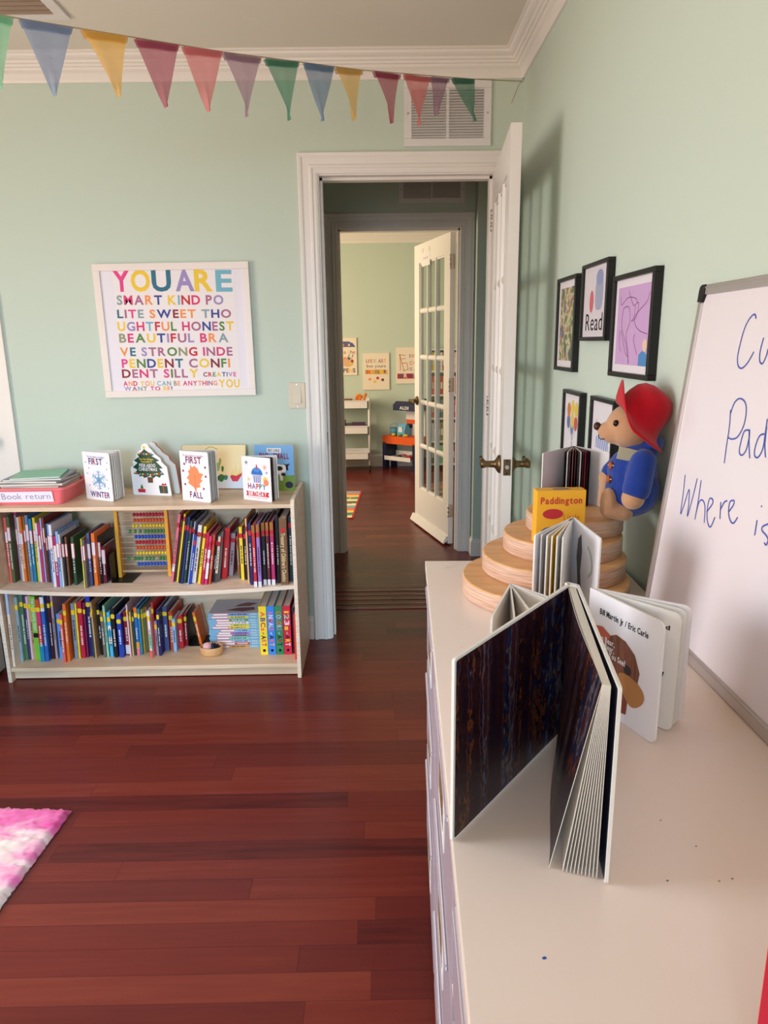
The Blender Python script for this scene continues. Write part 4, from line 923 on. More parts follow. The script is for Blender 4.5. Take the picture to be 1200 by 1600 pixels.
for nm, bw2, bd2, bt, c, lab, rz in stackdef:
    o = thing(nm, lab, 'book' if nm != 'magazine' else 'magazine', (-1.413, 2.93, zz), rz, 'pile of returned books in the pink tray')
    MB().box((-bw2 / 2, -bd2 / 2, 0), (bw2 / 2, bd2 / 2, bt * .12), pm(c)).box((-bw2 / 2, -bd2 / 2, bt * .88), (bw2 / 2, bd2 / 2, bt), pm(c)).box((-bw2 / 2, bd2 / 2 - .002, bt * .12), (bw2 / 2, bd2 / 2, bt * .88), pm(c)).build('cover', o)
    MB().box((-bw2 / 2 + .002, -bd2 / 2 + .002, bt * .12), (bw2 / 2 - .002, bd2 / 2 - .002, bt * .88), M_PAGE).build('page_block', o)
    zz += bt + .0003

# ================================================================== WALL: FRAMED POSTER AND PICTURES
def picture(name, label, M, w, h, bw, depth, mf, mback, draw, group=None, cat='picture'):
    """framed picture; M = lower left corner on the wall, x right, y up, z out of the wall"""
    o = thing(name, label, cat, (0, 0, 0), 0, group); o.matrix_world = M
    fr = MB()
    for x0, y0, x1, y1 in ((0, 0, w, bw), (0, h - bw, w, h), (0, bw, bw, h - bw), (w - bw, bw, w, h - bw)):
        fr.box((x0, y0, .001), (x1, y1, depth), mf, bevel=.0015)
    fr.build('picture_frame', o)
    mb = MB().box((bw - .002, bw - .002, .002), (w - bw + .002, h - bw + .002, depth - .008), mback)
    A = T_(0, 0, depth - .008)
    draw(mb, A)
    mb.build('artwork', o)
    return o
LC = {k: cm('paint_' + k, v, .7) for k, v in dict(pink=(228, 70, 140), yellow=(240, 200, 60), teal=(52, 112, 136), lilac=(160, 142, 196), sky=(120, 180, 200), red=(206, 46, 62), orange=(244, 150, 84), green=(92, 136, 70), navy=(58, 74, 150), mauve=(172, 106, 140), grey=(140, 162, 168), maroon=(140, 46, 60), rose=(220, 62, 118), olive=(150, 150, 120)).items()}
ROWS = [('Y', .0793, .151, .4461, .445, .0825), ('O', .1544, .2359, .4454, .4441, .0825), ('U', .2425, .3241, .4449, .4437, .0838), ('A', .3417, .4207, .4436, .4424, .0837), ('R', .4219, .4989, .4414, .4402, .0837), ('E', .5119, .5818, .439, .4379, .0836), ('SMART KIND PO', .0878, .5398, .3909, .3842, .0368), ('LITE SWEET THO', .0839, .5686, .3361, .329, .0335), ('UGHTFUL HONEST', .0796, .5766, .2832, .276, .0361), ('BEAUTIFUL BRA', .0816, .5498, .2346, .228, .0361), ('VE STRONG INDE', .0788, .5635, .1778, .1711, .0348), ('PENDENT CONFI', .0814, .5498, .128, .1215, .0361), ('DENT SILLY', .0781, .41, .0854, .0809, .0348), ('CREATIVE', .4303, .5735, .0836, .0817, .0181), ('AND YOU CAN BE ANYTHING', .0797, .4888, .0504, .0449, .0194), ('YOU', .4948, .5855, .0362, .035, .0335), ('WANT TO BE!', .0808, .291, .0297, .0269, .0168)]
COLR = ['pink', 'yellow', 'teal', 'lilac', 'yellow', 'sky', 'grey rose mauve orange navy yellow sky red rose mauve lilac orange', 'teal mauve pink grey orange navy maroon orange orange grey navy mauve', 'yellow lilac rose sky red orange green rose mauve navy mauve green yellow', 'olive rose green yellow navy lilac red mauve lilac rose orange grey', 'orange teal lilac mauve mauve green olive red rose mauve rose mauve', 'pink yellow green navy yellow maroon teal mauve yellow maroon green orange', 'maroon mauve rose mauve pink green mauve mauve yellow', 'maroon red green yellow navy teal lilac pink', 'rose orange red yellow orange yellow sky sky grey olive orange rose pink rose orange rose red mauve orange', 'yellow', 'lilac mauve grey olive pink rose yellow orange navy']
def d_poster(mb, A):
    mb.poly(rect(.08, .024, .59, .53), A, cm('poster_sheet', (238, 230, 232), .6), .0004)
    for (s, x0, x1, y0, y1, cap), cl_ in zip(ROWS, COLR):
        ml = [LC[c] for c in cl_.split()]
        a = math.atan2(y1 - y0, x1 - x0)
        if cap > .05:
            text(mb, s, A @ T_(x0, y0 - .0, 0) @ rot('Z', a), cap / .7, ml, align='L', width=(x1 - x0), off=.0008)
        else:
            text(mb, s, A @ T_(x0, y0, 0) @ rot('Z', a), cap / .7, ml, align='L', width=(x1 - x0), off=.0008, gap=.12)
picture('framed_poster', 'large white framed poster of colourful painted words beginning YOU ARE', frame((-1.1825, D, 1.1535), (1, 0, .006), (-.006, 0, 1)), .655, .555, .0285, .022, cm('frame_white', (236, 224, 218), .35), cm('poster_mount', (232, 226, 236), .5), d_poster, cat='poster')
M_BLK = mat('black_frame', (20, 19, 21), .35)
M_MATB = cm('mat_board', (226, 218, 224), .5)
BUSY = ramp_mat('busy_print', [(.3, (70, 84, 110)), (.42, (120, 128, 70)), (.5, (206, 200, 170)), (.58, (150, 100, 66)), (.66, (90, 110, 150)), (.75, (190, 176, 90))], (1, 1, 1), 26, 3, .5)
def d_busy(mb, A): mb.poly(rect(.03, .032, .19, .253), A, BUSY, .0005)
def d_read(mb, A):
    mb.poly(rect(.016, .016, .217, .191), A, cm('read_sheet', (214, 206, 212), .5), .0004)
    g = cm('soft_grey_blue', (158, 164, 188), .5); p = cm('soft_pink', (206, 100, 110), .5)
    mb.poly([(.15 + .034 * math.cos(a), .125 + .05 * math.sin(a) + .006 * math.sin(3 * a)) for a in [2 * PI * k / 20 for k in range(20)]], A, g, .0007)
    mb.poly(circ(.15, .165, .03, 16, .02), A, cm('soft_blue', (140, 150, 190), .5), .0009)
    mb.poly(circ(.085, .105, .018, 14, .03), A, p, .0008)
    text(mb, 'Read', A @ T_(.115, .028, 0), .066, M_INK, bold=False, width=.15, off=.001)
def d_purple(mb, A):
    mb.poly(rect(.03, .03, .24, .21), A, cm('lilac_paper', (198, 160, 206), .55), .0005)
    v = cm('purple_crayon', (122, 44, 112), .6)
    for pts in ([(.05, .19), (.055, .17), (.1, .185), (.15, .18), (.16, .17)], [(.1, .2), (.12, .18), (.14, .165), (.17, .17), (.16, .14), (.13, .13), (.17, .15), (.22, .17), (.235, .19)], [(.07, .06), (.055, .08), (.06, .11), (.1, .06), (.12, .05)], [(.07, .16), (.09, .165), (.11, .16), (.12, .13), (.1, .1), (.12, .06), (.125, .03)], [(.07, .16), (.065, .12), (.1, .08), (.13, .035)], [(.15, .165), (.15, .13), (.18, .11), (.235, .1)], [(.16, .1), (.15, .09), (.165, .07), (.18, .055)]):
        stroke(mb, pts, A, .0016, v, .0009)
    mb.poly([(.19, .03), (.24, .03), (.24, .055), (.215, .065), (.19, .055)], A, cm('crayon_blue', (78, 134, 190), .6), .0009)
    mb.poly(circ(.225, .075, .014, 14), A, cm('crayon_peach', (226, 196, 170), .6), .0011)
def d_ball(mb, A):
    mb.poly(rect(.018, .018, .179, .242), A, cm('sketch_paper', (222, 218, 224), .5), .0004)
    for x, y, c in ((.06, .2, (200, 120, 70)), (.1, .21, (226, 196, 70)), (.14, .205, (222, 190, 60)), (.06, .165, (90, 116, 170)), (.1, .17, (226, 190, 90)), (.14, .165, (196, 84, 70)), (.1, .15, (110, 130, 180))):
        mb.poly(circ(x, y, .018, 14, .023), A, cm('balloon_%d_%d' % (c[0], int(y * 1000)), c, .5), .0006 + y * .002)
        stroke(mb, [(x, y - .022), (.105, .11), (.1, .06)], A, .0008, cm('sketch_grey', (120, 120, 130), .6), .0006)
def d_lond(mb, A):
    mb.poly(rect(.03, .03, .171, .206), A, cm('sketch_paper', (222, 218, 224), .5), .0004)
    text(mb, 'London', A @ T_(.1, .15, 0), .038, cm('red_marker', (210, 62, 90), .6), bold=False, width=.11, off=.0008)
    b = cm('blue_marker', (110, 140, 214), .6)
    for k in range(6): stroke(mb, [(.05 + .018 * k, .1), (.055 + .018 * k, .13), (.064 + .018 * k, .1)], A, .004, b, .0007)
    mb.poly([(.06, .06), (.13, .06), (.12, .045), (.07, .045)], A, cm('boat_yellow', (214, 176, 70), .6), .0008); stroke(mb, [(.04, .043), (.08, .04), (.15, .046)], A, .002, M_INK, .0009)
def wallframe(y0, z0): return frame((W, y0, z0), (0, -1, 0), (0, 0, 1))
gp = 'black framed pictures on the right wall'
picture('framed_picture', 'tall black framed busy colourful print, nearest the open door', wallframe(2.39, 1.28), .22, .285, .012, .021, M_BLK, M_MATB, d_busy, gp)
picture('framed_picture', 'black framed print with the word Read', wallframe(2.11, 1.372), .233, .207, .011, .021, M_BLK, M_MATB, d_read, gp)
picture('framed_picture', 'black framed lilac crayon scribble above the teddy bear', wallframe(1.83, 1.286), .27, .24, .012, .021, M_BLK, M_MATB, d_purple, gp)
picture('framed_picture', 'black framed drawing of a bunch of balloons', wallframe(2.26, .965), .197, .26, .011, .021, M_BLK, M_MATB, d_ball, gp)
picture('framed_picture', 'black framed drawing with red lettering, half hidden behind the teddy bear', wallframe(1.966, .99), .201, .236, .011, .021, M_BLK, M_MATB, d_lond, gp)

# ================================================================== THE WHITE CABINET
ZTB = .83  # cabinet and most things on it scaled about the camera to this height
cab = thing('storage_cabinet', 'long low white cabinet with drawers along the right wall', 'cabinet', (.122, 1.725, 0), -.0397)
M_TOP = mat('cabinet_top_white', (238, 219, 208), .26, spec=.45)
M_CAB = mat('cabinet_white', (226, 220, 222), .4)
LN, DP = 2.05, .478
top = MB().box((-.004, -LN - .004, ZTB - .02), (DP, .004, ZTB), M_TOP, bevel=.002)
M_SPK = cm('dried_speck', (96, 92, 96), .8)
ci = Matrix.Translation((.122, 1.725, 0)) @ Matrix.Rotation(-.0397, 4, 'Z'); ci = ci.inverted()
for x, y, r, c in ((.145, .528, .0022, (44, 92, 176)), (.294, .619, .0016, (110, 110, 112)), (.347, .617, .0016, (190, 160, 60)), (.324, .713, .0014, (130, 124, 122)), (.346, .669, .0014, (130, 124, 122)), (.362, .62, .0013, (120, 116, 116)), (.15, 1.2, .0012, (150, 140, 134))):
    p = ci @ Vector((x, y, ZTB)); top.poly([(p.x + r * 1.0 * math.cos(a), p.y + r * .75 * math.sin(a) * (1 + .3 * math.sin(2 * a))) for a in [k * .7 for k in range(9)]], Matrix(), cm('speck_%d' % c[0], c, .8), ZTB + .0003)
for pts in ([(.165, 1.665), (.172, 1.676), (.178, 1.672), (.184, 1.68)], [(.186, 1.676), (.192, 1.684), (.2, 1.69)], [(.168, 1.668), (.182, 1.668)]):
    stroke(top, [tuple((ci @ Vector((x, y, 0)))[:2]) for x, y in pts], Matrix(), .0012, cm('pencil_scribble', (176, 164, 160), .8), ZTB + .0003)
top.build('top_panel', cab)
car = MB().box((.004, -.02, 0), (DP, 0, ZTB - .02), M_CAB).box((.004, -LN, 0), (DP, -LN + .02, ZTB - .02), M_CAB).box((DP - .01, -LN + .02, .03), (DP, -.02, ZTB - .02), M_CAB)
for z_ in (.06, .335, .58): car.box((.002, -LN + .02, z_), (DP - .01, -.02, z_ + .018), M_CAB)
NCOL = 4; cwid = (LN - .04) / NCOL
for k in range(1, NCOL): car.box((.004, -.02 - cwid * k - .009, .06), (DP - .01, -.02 - cwid * k + .009, ZTB - .02), M_CAB)
car.build('carcass', cab)
M_DRW = mat('white_drawer_shaded', (168, 152, 162), .35)  # white drawer fronts, their shade put into a darker colour
PHOTO = ramp_mat('label_photo', [(.35, (66, 46, 34)), (.5, (150, 116, 70)), (.62, (70, 60, 56)), (.75, (200, 190, 186))], (1, 1, 1), 40, 3, .4)
for r_, (z0, z1) in enumerate(((.602, .804), (.357, .575), (.082, .33))):
    for k in range(NCOL):
        y1 = -.02 - cwid * k - .012; y0 = y1 - cwid + .024
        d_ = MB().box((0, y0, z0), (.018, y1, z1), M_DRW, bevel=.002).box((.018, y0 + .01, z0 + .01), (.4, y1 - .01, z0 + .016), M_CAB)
        d_.box((-.006, y0 + .06, z1 - .018), (0, y1 - .06, z1 - .008), M_CAB, bevel=.002)
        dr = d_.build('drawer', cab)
        ym = (y0 + y1) / 2
        MB().box((-.0015, ym - .07, z0 + .05), (0, ym + .07, z1 - .04), M_BOARD).box((-.002, ym - .055, z0 + .075), (-.0014, ym + .055, z1 - .05), PHOTO).build('photo_label', dr, {'label': 'white card with a brownish photo'})

# ---- tiered plywood discs
M_PLY = ramp_mat('plywood_layers', [(.28, (92, 58, 44)), (.36, (182, 136, 112)), (.46, (222, 184, 160)), (.54, (186, 142, 118)), (.62, (228, 194, 172))], (3.0, 3.0, 190), 1.6, 4, .5, distort=.15)
DISC = [(.367, 1.489, .181), (.393, 1.525, .158), (.418, 1.549, .132), (.452, 1.578, .109)]
dl = ['largest plywood disc, at the bottom of the tiered stack', 'second plywood disc up in the tiered stack', 'third plywood disc up, carrying the yellow box', 'smallest plywood disc, topmost of the tiered stack']
TD = .041
for k, (x, y, r) in enumerate(DISC):
    o = tag(MB().lathe([(r - .002, 0), (r, .002), (r, TD - .0035), (r - .001, TD - .001), (r - .0035, TD)], Matrix(), M_PLY, 72, [M_PLY, M_PLY, M_MAPLE, M_MAPLE, M_MAPLE]).build('plywood_disc'), dl[k], 'wooden disc', 'tiered stack of plywood discs')
    o.location = (x, y, ZTB + TD * k + .0002)

# ---- yellow slipcase box on the third disc
ZD3, ZD4 = ZTB + 3 * TD + .0006, ZTB + 4 * TD + .0006
yb = thing('book_box', 'small yellow slipcase box standing on the third plywood disc', 'box', (.333, 1.441, ZD3), .03)
M_BXY = cm('box_yellow', (240, 176, 40), .35)
mb = MB().box((0, 0, 0), (.104, .034, .116), M_BXY, bevel=.001)
Mb_ = frame((0, 0, 0), (1, 0, 0), (0, 0, 1))
text(mb, 'Paddington', Mb_ @ T_(.052, .088, 0), .02, cm('title_red', (198, 52, 48), .4), width=.088, off=.0006)
text(mb, 'Little', Mb_ @ T_(.058, .052, 0), .018, cm('title_orange', (214, 110, 30), .4), bold=False, align='L', width=.034, off=.0006)
text(mb, 'Library', Mb_ @ T_(.056, .032, 0), .018, cm('title_orange', (214, 110, 30), .4), bold=False, align='L', width=.042, off=.0006)
mb.poly(circ(.035, .066, .022, 18, .011), Mb_, cm('patch_red', (190, 40, 50), .4), .0006).poly([(.03 + .024 * math.cos(a), .018 + .02 * math.sin(a)) for a in [2 * PI * k / 18 for k in range(18)]], Mb_, cm('patch_blue', (50, 92, 160), .4), .0006)
mb.poly([(.035, .012), (.075, .012), (.07, .022), (.04, .022)], T_(0, 0, .116), cm('patch_blue', (50, 92, 160), .4), .0004)
mb.build('slipcase', yb)
for k in range(3): MB().box((.001 + .0345 * k, .0335, .001), (.0335 + .0345 * k, .0355, .115), PW).build('boxed_book', yb)

# ---- open book fanned out on the top disc
M_DK = cm('dark_page', (40, 26, 30)); M_RDP = cm('red_page', (150, 44, 52))
def fan_draw(mb, M, L, h): mb.poly(rect(L * .86, h * .1, L * .99, h * .98), M, M_RDP, .0004)
open_board_book('board_book', 'pale open book fanned out on the top plywood disc beside the teddy bear', (.476, 1.700), (.377, 1.596), (.529, 1.592), ZD4, .131, {'m': cm('fan_cover', (226, 214, 218))}, npages=11, t=.0022, r=.004, back={'m': cm('fan_cover_back', (222, 216, 216))}, pages=[M_DK, M_BOARD, M_DK, M_RDP, M_DK], spread=.62, pgap=.72, page_edge=True, inner={2: fan_draw, 5: fan_draw, 8: fan_draw})

# ---- book with the long-eared grey drawing, in front of the discs
M_GREY = cm('drawing_grey', (96, 88, 88), .6)
def d_hare(mb, M, L, h):
    mb.poly([(x * L, y * h) for x, y in ((.3, .0), (.66, 0), (.62, .2), (.5, .35), (.4, .6), (.43, .78), (.38, .92), (.27, .86), (.24, .7), (.32, .5), (.34, .3), (.26, .15))], M, M_GREY, .0005)
    for k in range(4): stroke(mb, [(L * .6, h * (.08 + .07 * k)), (L * .78, h * (.12 + .07 * k)), (L * .86, h * (.03 + .06 * k))], M, .004, M_INK, .0006)
    stroke(mb, [(L * .62, h * .86), (L * .75, h * .8), (L * .8, h * .7), (L * .7, h * .62)], M, .005, cm('pale_green_line', (170, 184, 160), .6), .0006)
M_PGY = cm('page_yellow', (226, 176, 40)); M_PGG = cm('page_grey', (170, 166, 170))
open_board_book('board_book', 'open white board book with grey drawings, standing before the plywood discs', (.366, 1.288), (.267, 1.168), (.372, 1.139), ZTB + .0004, .221, {'m': PW}, npages=5, t=.003, r=.004, back={'m': PW, 'draw': d_hare}, fracs=[.08, .17, .25, .33, .42], pages=[M_PGG, M_BOARD, M_PGY, M_BOARD, M_BOARD], pgap=.95)
# ---- white book half hidden behind the dark one
def d_wh(mb, M, L, h):
    for x, y in ((.5, .62), (.6, .6), (.66, .52)): stroke(mb, [(x * L - .008, y * h), (x * L, y * h + .012), (x * L + .004, y * h - .01)], M, .003, cm('mustard_print', (222, 170, 60)), .0006)
    mb.poly([(.3 * L, h * .96), (.96 * L, h * .96), (.96 * L, h * .985)], M, M_INK, .0006)
open_board_book('board_book', 'open white board book half hidden behind the dark painted book', (.205, 1.052), (.153, .915), (.268, .968), ZTB + .0004, .174, {'m': cm('warm_white', (222, 212, 202))}, npages=3, t=.003, r=.01, back={'m': PW, 'draw': d_wh}, fracs=[.22, .42, .9], pages=[cm('warm_white', (222, 212, 202))])
# ---- board book with the brown animal shape
WOODY = ramp_mat('painted_brown', [(.3, (96, 58, 44)), (.5, (134, 84, 62)), (.65, (112, 66, 60)), (.8, (150, 100, 70))], (60, 60, 6), 2, 4, .45)
def d_brown(mb, M, L, h):
    text(mb, 'Bill Martin Jr / Eric Carle', M @ T_(L * .5, h * .82, 0), .0125, M_INK, width=L * .66, off=.0005)
    hump = [(.02, .3), (.0, .6), (.1, .7), (.22, .72), (.34, .68), (.42, .715), (.55, .7), (.68, .63), (.76, .5), (.74, .4), (.6, .36), (.4, .36), (.3, .22), (.12, .22)]
    mb.poly([(x * L, y * h) for x, y in hump], M, WOODY, .0005)
    mb.poly([(x * L, y * h) for x, y in ((.02, .58), (.1, .7), (.22, .72), (.34, .68), (.3, .6), (.16, .58))], M, cm('painted_red_brown', (186, 84, 60)), .0006)
    mb.poly([(x * L, y * h) for x, y in ((.5, .07), (.62, .09), (.64, .3), (.56, .34), (.48, .24))], M, cm('painted_leg', (134, 62, 52)), .0007)
    mb.poly([(.66 * L + .17 * L * math.cos(a) + .07 * L * math.cos(a) * math.sin(a), .31 * h + .12 * h * math.sin(a) - .03 * h * math.cos(a)) for a in [2 * PI * k / 22 for k in range(22)]], M, cm('painted_tan', (182, 126, 74)), .0009)
    mb.poly(circ(.6 * L, .47 * h, .05 * L, 12), M, cm('painted_dark', (52, 46, 48)), .0007)
    for k, s in enumerate(('Brown Bear,', 'Brown Bear,', 'What Do You See?')):
        text(mb, s, M @ T_(L * .07, h * (.6 - .055 * k), 0), .0125, PW, align='L', width=L * (.34, .34, .5)[k], off=.001)
def d_bird(mb, M, L, h):
    text(mb, 'I see a red bird', M @ T_(L * .9, h * .84, 0), .0095, M_INK, align='R', width=L * .7, off=.0005); text(mb, 'looking at me.', M @ T_(L * .86, h * .785, 0), .0095, M_INK, align='R', width=L * .58, off=.0005)
    mb.poly(circ(.62 * L, .5 * h, .2 * L, 20, .14 * h), M, cm('painted_olive', (134, 104, 62)), .0005)
    mb.poly([(x * L, y * h) for x, y in ((.55, .58), (.88, .48), (.86, .43), (.52, .52))], M, cm('painted_dark', (52, 46, 48)), .0007)
    mb.poly([(x * L, y * h) for x, y in ((.6, .37), (.7, .38), (.66, .33))], M, PR, .0007)
open_board_book('board_book', 'white board book with a large brown animal shape on its cover', (.320, 1.012), (.376, .869), (.438, .926), ZTB + .0004, .18, {'m': PW, 'draw': d_brown}, npages=2, t=.0035, r=.011, back={'m': PW}, fracs=[.56, .8], inner={0: d_bird})

# ---- large dark picture book standing open
def painted_endpaper():
    """dark brushy vertical bands: colour picked per band, broken up by noise"""
    m = bpy.data.materials.new('dark_painted_endpaper'); m.use_nodes = True
    nt = m.node_tree; N = nt.nodes; L = nt.links; p = N['Principled BSDF']; p.inputs['Roughness'].default_value = .38
    tc_ = N.new('ShaderNodeTexCoord')
    def noise_(scale, sc3, detail, dist=0.0):
        mp = N.new('ShaderNodeMapping'); mp.inputs['Scale'].default_value = sc3; L.new(tc_.outputs['Object'], mp.inputs[0])
        n = N.new('ShaderNodeTexNoise'); n.inputs['Scale'].default_value = scale; n.inputs['Detail'].default_value = detail; n.inputs['Distortion'].default_value = dist; L.new(mp.outputs[0], n.inputs[0]); return n
    a = noise_(1.0, (36, 36, .8), 1.0, 0); b = noise_(1.0, (170, 170, 90), 6, .2); c = noise_(1.0, (24, 24, 15), 4, .3)
    ad = N.new('ShaderNodeMath'); ad.operation = 'MULTIPLY_ADD'; L.new(b.outputs['Fac'], ad.inputs[0]); ad.inputs[1].default_value = .26; L.new(a.outputs['Fac'], ad.inputs[2])
    ad2 = N.new('ShaderNodeMath'); ad2.operation = 'MULTIPLY_ADD'; L.new(c.outputs['Fac'], ad2.inputs[0]); ad2.inputs[1].default_value = .3; L.new(ad.outputs[0], ad2.inputs[2])
    r = N.new('ShaderNodeValToRGB')
    stops = [(.45, (8, 6, 16)), (.56, (18, 12, 30)), (.61, (46, 20, 46)), (.65, (12, 9, 24)), (.685, (72, 28, 36)), (.71, (34, 14, 28)), (.735, (20, 12, 30)), (.76, (150, 76, 36)), (.775, (60, 22, 34)), (.81, (16, 14, 40)), (.835, (36, 58, 118)), (.845, (26, 14, 30)), (.875, (130, 118, 122)), (.9, (76, 30, 44))]
    e = r.color_ramp.elements
    while len(e) < len(stops): e.new(.5)
    for el, (pos, col) in zip(e, stops): el.position = pos + .02; el.color = rgb(*[v * .74 for v in col])
    L.new(ad2.outputs[0], r.inputs[0]); L.new(r.outputs[0], p.inputs['Base Color'])
    return m
PAINT = painted_endpaper()
big = thing('picture_book', 'large picture book standing open with dark painted endpapers', 'book', (.262, .91, ZTB + .0004))
SP, FL_, BK_ = (.258, .914), (.075, .685), (.2275, .615)
HB = .222; Z0 = ZTB + .0004
mb = MB(); Mc, Lc = leaf(mb, SP, FL_, Z0, HB, .0035, M_BOARD, .004)
mi_ = mirror_frame(Mc, Lc, .0035)
mb.poly(rrect(.003, .003, Lc - .002, HB - .003, .003, 3), mi_, PAINT, .0005); bw_(mb, 'front_cover', big)
mb = MB(); Mc, Lc2 = leaf(mb, (.268, .906), BK_, Z0, HB, .0035, M_BOARD, .004)
mb.poly(rect(.003, .003, Lc2 - .003, HB - .003), Mc, cm('night_blue', (22, 24, 48)), .0004); bw_(mb, 'back_cover', big)
mb = MB().prism([(.2545, .9165), (.258, .909), (.2675, .9035), (.272, .9065), (.268, .913), (.26, .919)], T_(0, 0, Z0), HB, M_BOARD); bw_(mb, 'spine', big)
def page_sheet(mb, s, top_, bot, bulge, mface, mother, t=.0008, n=10, m_=6):
    """curved page: spine line at s, fore edge from bot (at the table) to top_"""
    def P(u, v, side):
        e = (bot[0] + (top_[0] - bot[0]) * v, bot[1] + (top_[1] - bot[1]) * v)
        x, y = lin2(s, e, u); b = bulge * math.sin(PI * min(1, u * 1.15)) * (1 - .5 * v)
        d = Vector((e[0] - s[0], e[1] - s[1], 0)).normalized(); nrm = Vector((d.y, -d.x, 0))
        return Vector((x, y, Z0 + .001 + (HB - .004) * v)) + nrm * (b + side * t)
    for side, mm in ((1, mface), (0, mother)):
        g = [[mb.bm.verts.new(P(i / n, j / m_, side)) for j in range(m_ + 1)] for i in range(n + 1)]
        for i in range(n):
            for j in range(m_): mb.face([g[i][j], g[i + 1][j], g[i + 1][j + 1], g[i][j + 1]], mm, True)
    # closed rim
    def strip(f):
        a = [mb.bm.verts.new(P(*f(k / 10), 1)) for k in range(11)]; b = [mb.bm.verts.new(P(*f(k / 10), 0)) for k in range(11)]
        for k in range(10): mb.face([a[k], a[k + 1], b[k + 1], b[k]], M_PAGE)
    strip(lambda q: (1, q)); strip(lambda q: (q, 1)); strip(lambda q: (q, 0))
mb = MB(); page_sheet(mb, (.257, .905), (.2165, .628), (.176, .639), .006, PAINT, M_PAGE); bw_(mb, 'flyleaf', big)
for k in range(10):
    f = k / 9
    mb = MB(); sx = .2585 + .0075 * f
    page_sheet(mb, (sx, .905 - .001 * f), (.2170 + .0065 * f, .6275 - .003 * f), (.1895 + .0325 * f, .634 - .011 * f), .003 * (1 - f), M_BOARD, M_BOARD, .0008)
    bw_(mb, 'page', big)
mb = MB().prism([(.2575, .904), (.266, .9035), (.2235, .626), (.2172, .630)], T_(0, 0, Z0 + HB - .0075), .004, M_BOARD); bw_(mb, 'page_tops', big)

# ---- red book at the near end of the cabinet, cut off by the photo edge
rbk = thing('picture_book', 'red and orange book at the near right edge of the cabinet, mostly outside the photo', 'book', (.277, .42, ZTB + .0004))
mb = MB(); leaf(mb, (.395, .36), (.277, .42), ZTB + .0004, .25, .004, cm('book_crimson', (196, 30, 60)), .004, cm('book_orange_edge', (228, 84, 34))); bw_(mb, 'front_cover', rbk)
mb = MB(); leaf(mb, (.398, .368), (.30, .43), ZTB + .0004, .25, .008, M_PAGE); bw_(mb, 'page_block', rbk)
mb = MB(); leaf(mb, (.404, .376), (.312, .44), ZTB + .0004, .25, .004, cm('book_crimson', (196, 30, 60)), .004); bw_(mb, 'back_cover', rbk)

# ---- whiteboard leaning on the wall
upv = Vector((.063, 0, .638)).normalized()
wb = thing('whiteboard', 'whiteboard with blue handwriting leaning on the wall on the cabinet', 'whiteboard', (0, 0, 0))
wb.matrix_world = frame((.534, 1.338, ZTB + .0012), (0, -1, 0), upv)
WBW, WBH = .92, .641
MB().box((.006, .006, -.010), (WBW - .006, WBH - .006, 0), cm('whiteboard_surface', (228, 220, 226), .16)).build('writing_surface', wb)
rl = .018
for nm, lo, hi in (('frame_rail', (.02, 0, -.011), (WBW - .02, .022, .0045)), ('frame_rail', (.02, WBH - rl, -.011), (WBW - .02, WBH, .0045)), ('frame_rail', (0, .02, -.011), (.015, WBH - .03, .0045)), ('frame_rail', (WBW - .015, .02, -.011), (WBW, WBH - .03, .0045))):
    r_ = MB().box(lo, hi, M_STEEL, bevel=.003)
    if hi[0] - lo[0] > .5: r_.box((lo[0], hi[1] - .0065, .0045), (hi[0], hi[1] - .0045, .0055), M_STEEL)
    r_.build(nm, wb)
for cx, cy in ((0, 0), (WBW, 0), (0, WBH), (WBW, WBH)):
    sx = 1 if cx == 0 else -1; sy = 1 if cy == 0 else -1
    MB().prism([(0, sy * .008), (sx * .002, sy * .003), (sx * .008, 0), (sx * .021, 0), (sx * .021, sy * .019), (sx * .016, sy * .03), (0, sy * .03)][::(1 if sx * sy > 0 else -1)], T_(cx, cy, -.0115), .0175, M_DARK).build('corner_cap', wb, {'label': 'black plastic corner cap'})
STR = [[(.21, .576), (.202, .583), (.189, .576), (.18, .561), (.176, .538), (.176, .516), (.184, .503), (.197, .5), (.211, .509), (.223, .526)], [(.243, .547), (.241, .528), (.245, .513), (.255, .509), (.261, .521), (.262, .531)], [(.187, .433), (.194, .407), (.197, .377), (.201, .347)], [(.189, .425), (.195, .445), (.21, .453), (.228, .448), (.237, .433), (.237, .412), (.226, .394), (.21, .388), (.196, .389)], [(.257, .408), (.243, .405), (.239, .388), (.24, .372), (.25, .368), (.259, .378), (.26, .399), (.256, .409), (.264, .387), (.274, .367)], [(.3, .408), (.288, .403), (.283, .387), (.285, .374), (.296, .372), (.304, .387), (.301, .417), (.299, .43)], [(.302, .419), (.307, .393), (.316, .375)], [(.07, .303), (.076, .269), (.081, .232), (.089, .256), (.096, .281), (.105, .257), (.109, .234), (.115, .268), (.119, .306)], [(.134, .306), (.138, .27), (.139, .236)], [(.139, .249), (.142, .268), (.153, .274), (.166, .265), (.174, .239)], [(.175, .258), (.189, .276), (.186, .283), (.176, .281), (.176, .261), (.185, .243), (.198, .238), (.206, .257)], [(.215, .285), (.223, .258)], [(.218, .271), (.226, .287), (.234, .291)], [(.245, .275), (.255, .289), (.254, .296), (.243, .291), (.245, .275), (.255, .264), (.266, .262), (.275, .274)], [(.329, .283), (.331, .26)], [(.332, .306), (.3333, .304)], [(.359, .285), (.347, .278), (.347, .272), (.36, .268), (.367, .263), (.365, .255), (.359, .257)]]  # pen strokes traced from image pixels onto the board plane
for word, sl in (('Cu', STR[0:2]), ('Pad', STR[2:7]), ('Where', STR[7:14]), ('is', STR[14:17])):
    wr = MB()
    for s in sl: stroke(wr, s, Matrix(), .0026, cm('blue_marker_ink', (66, 84, 176), .5), .0006)
    wr.build('handwriting', wb, {'label': 'blue marker handwriting reading ' + word})

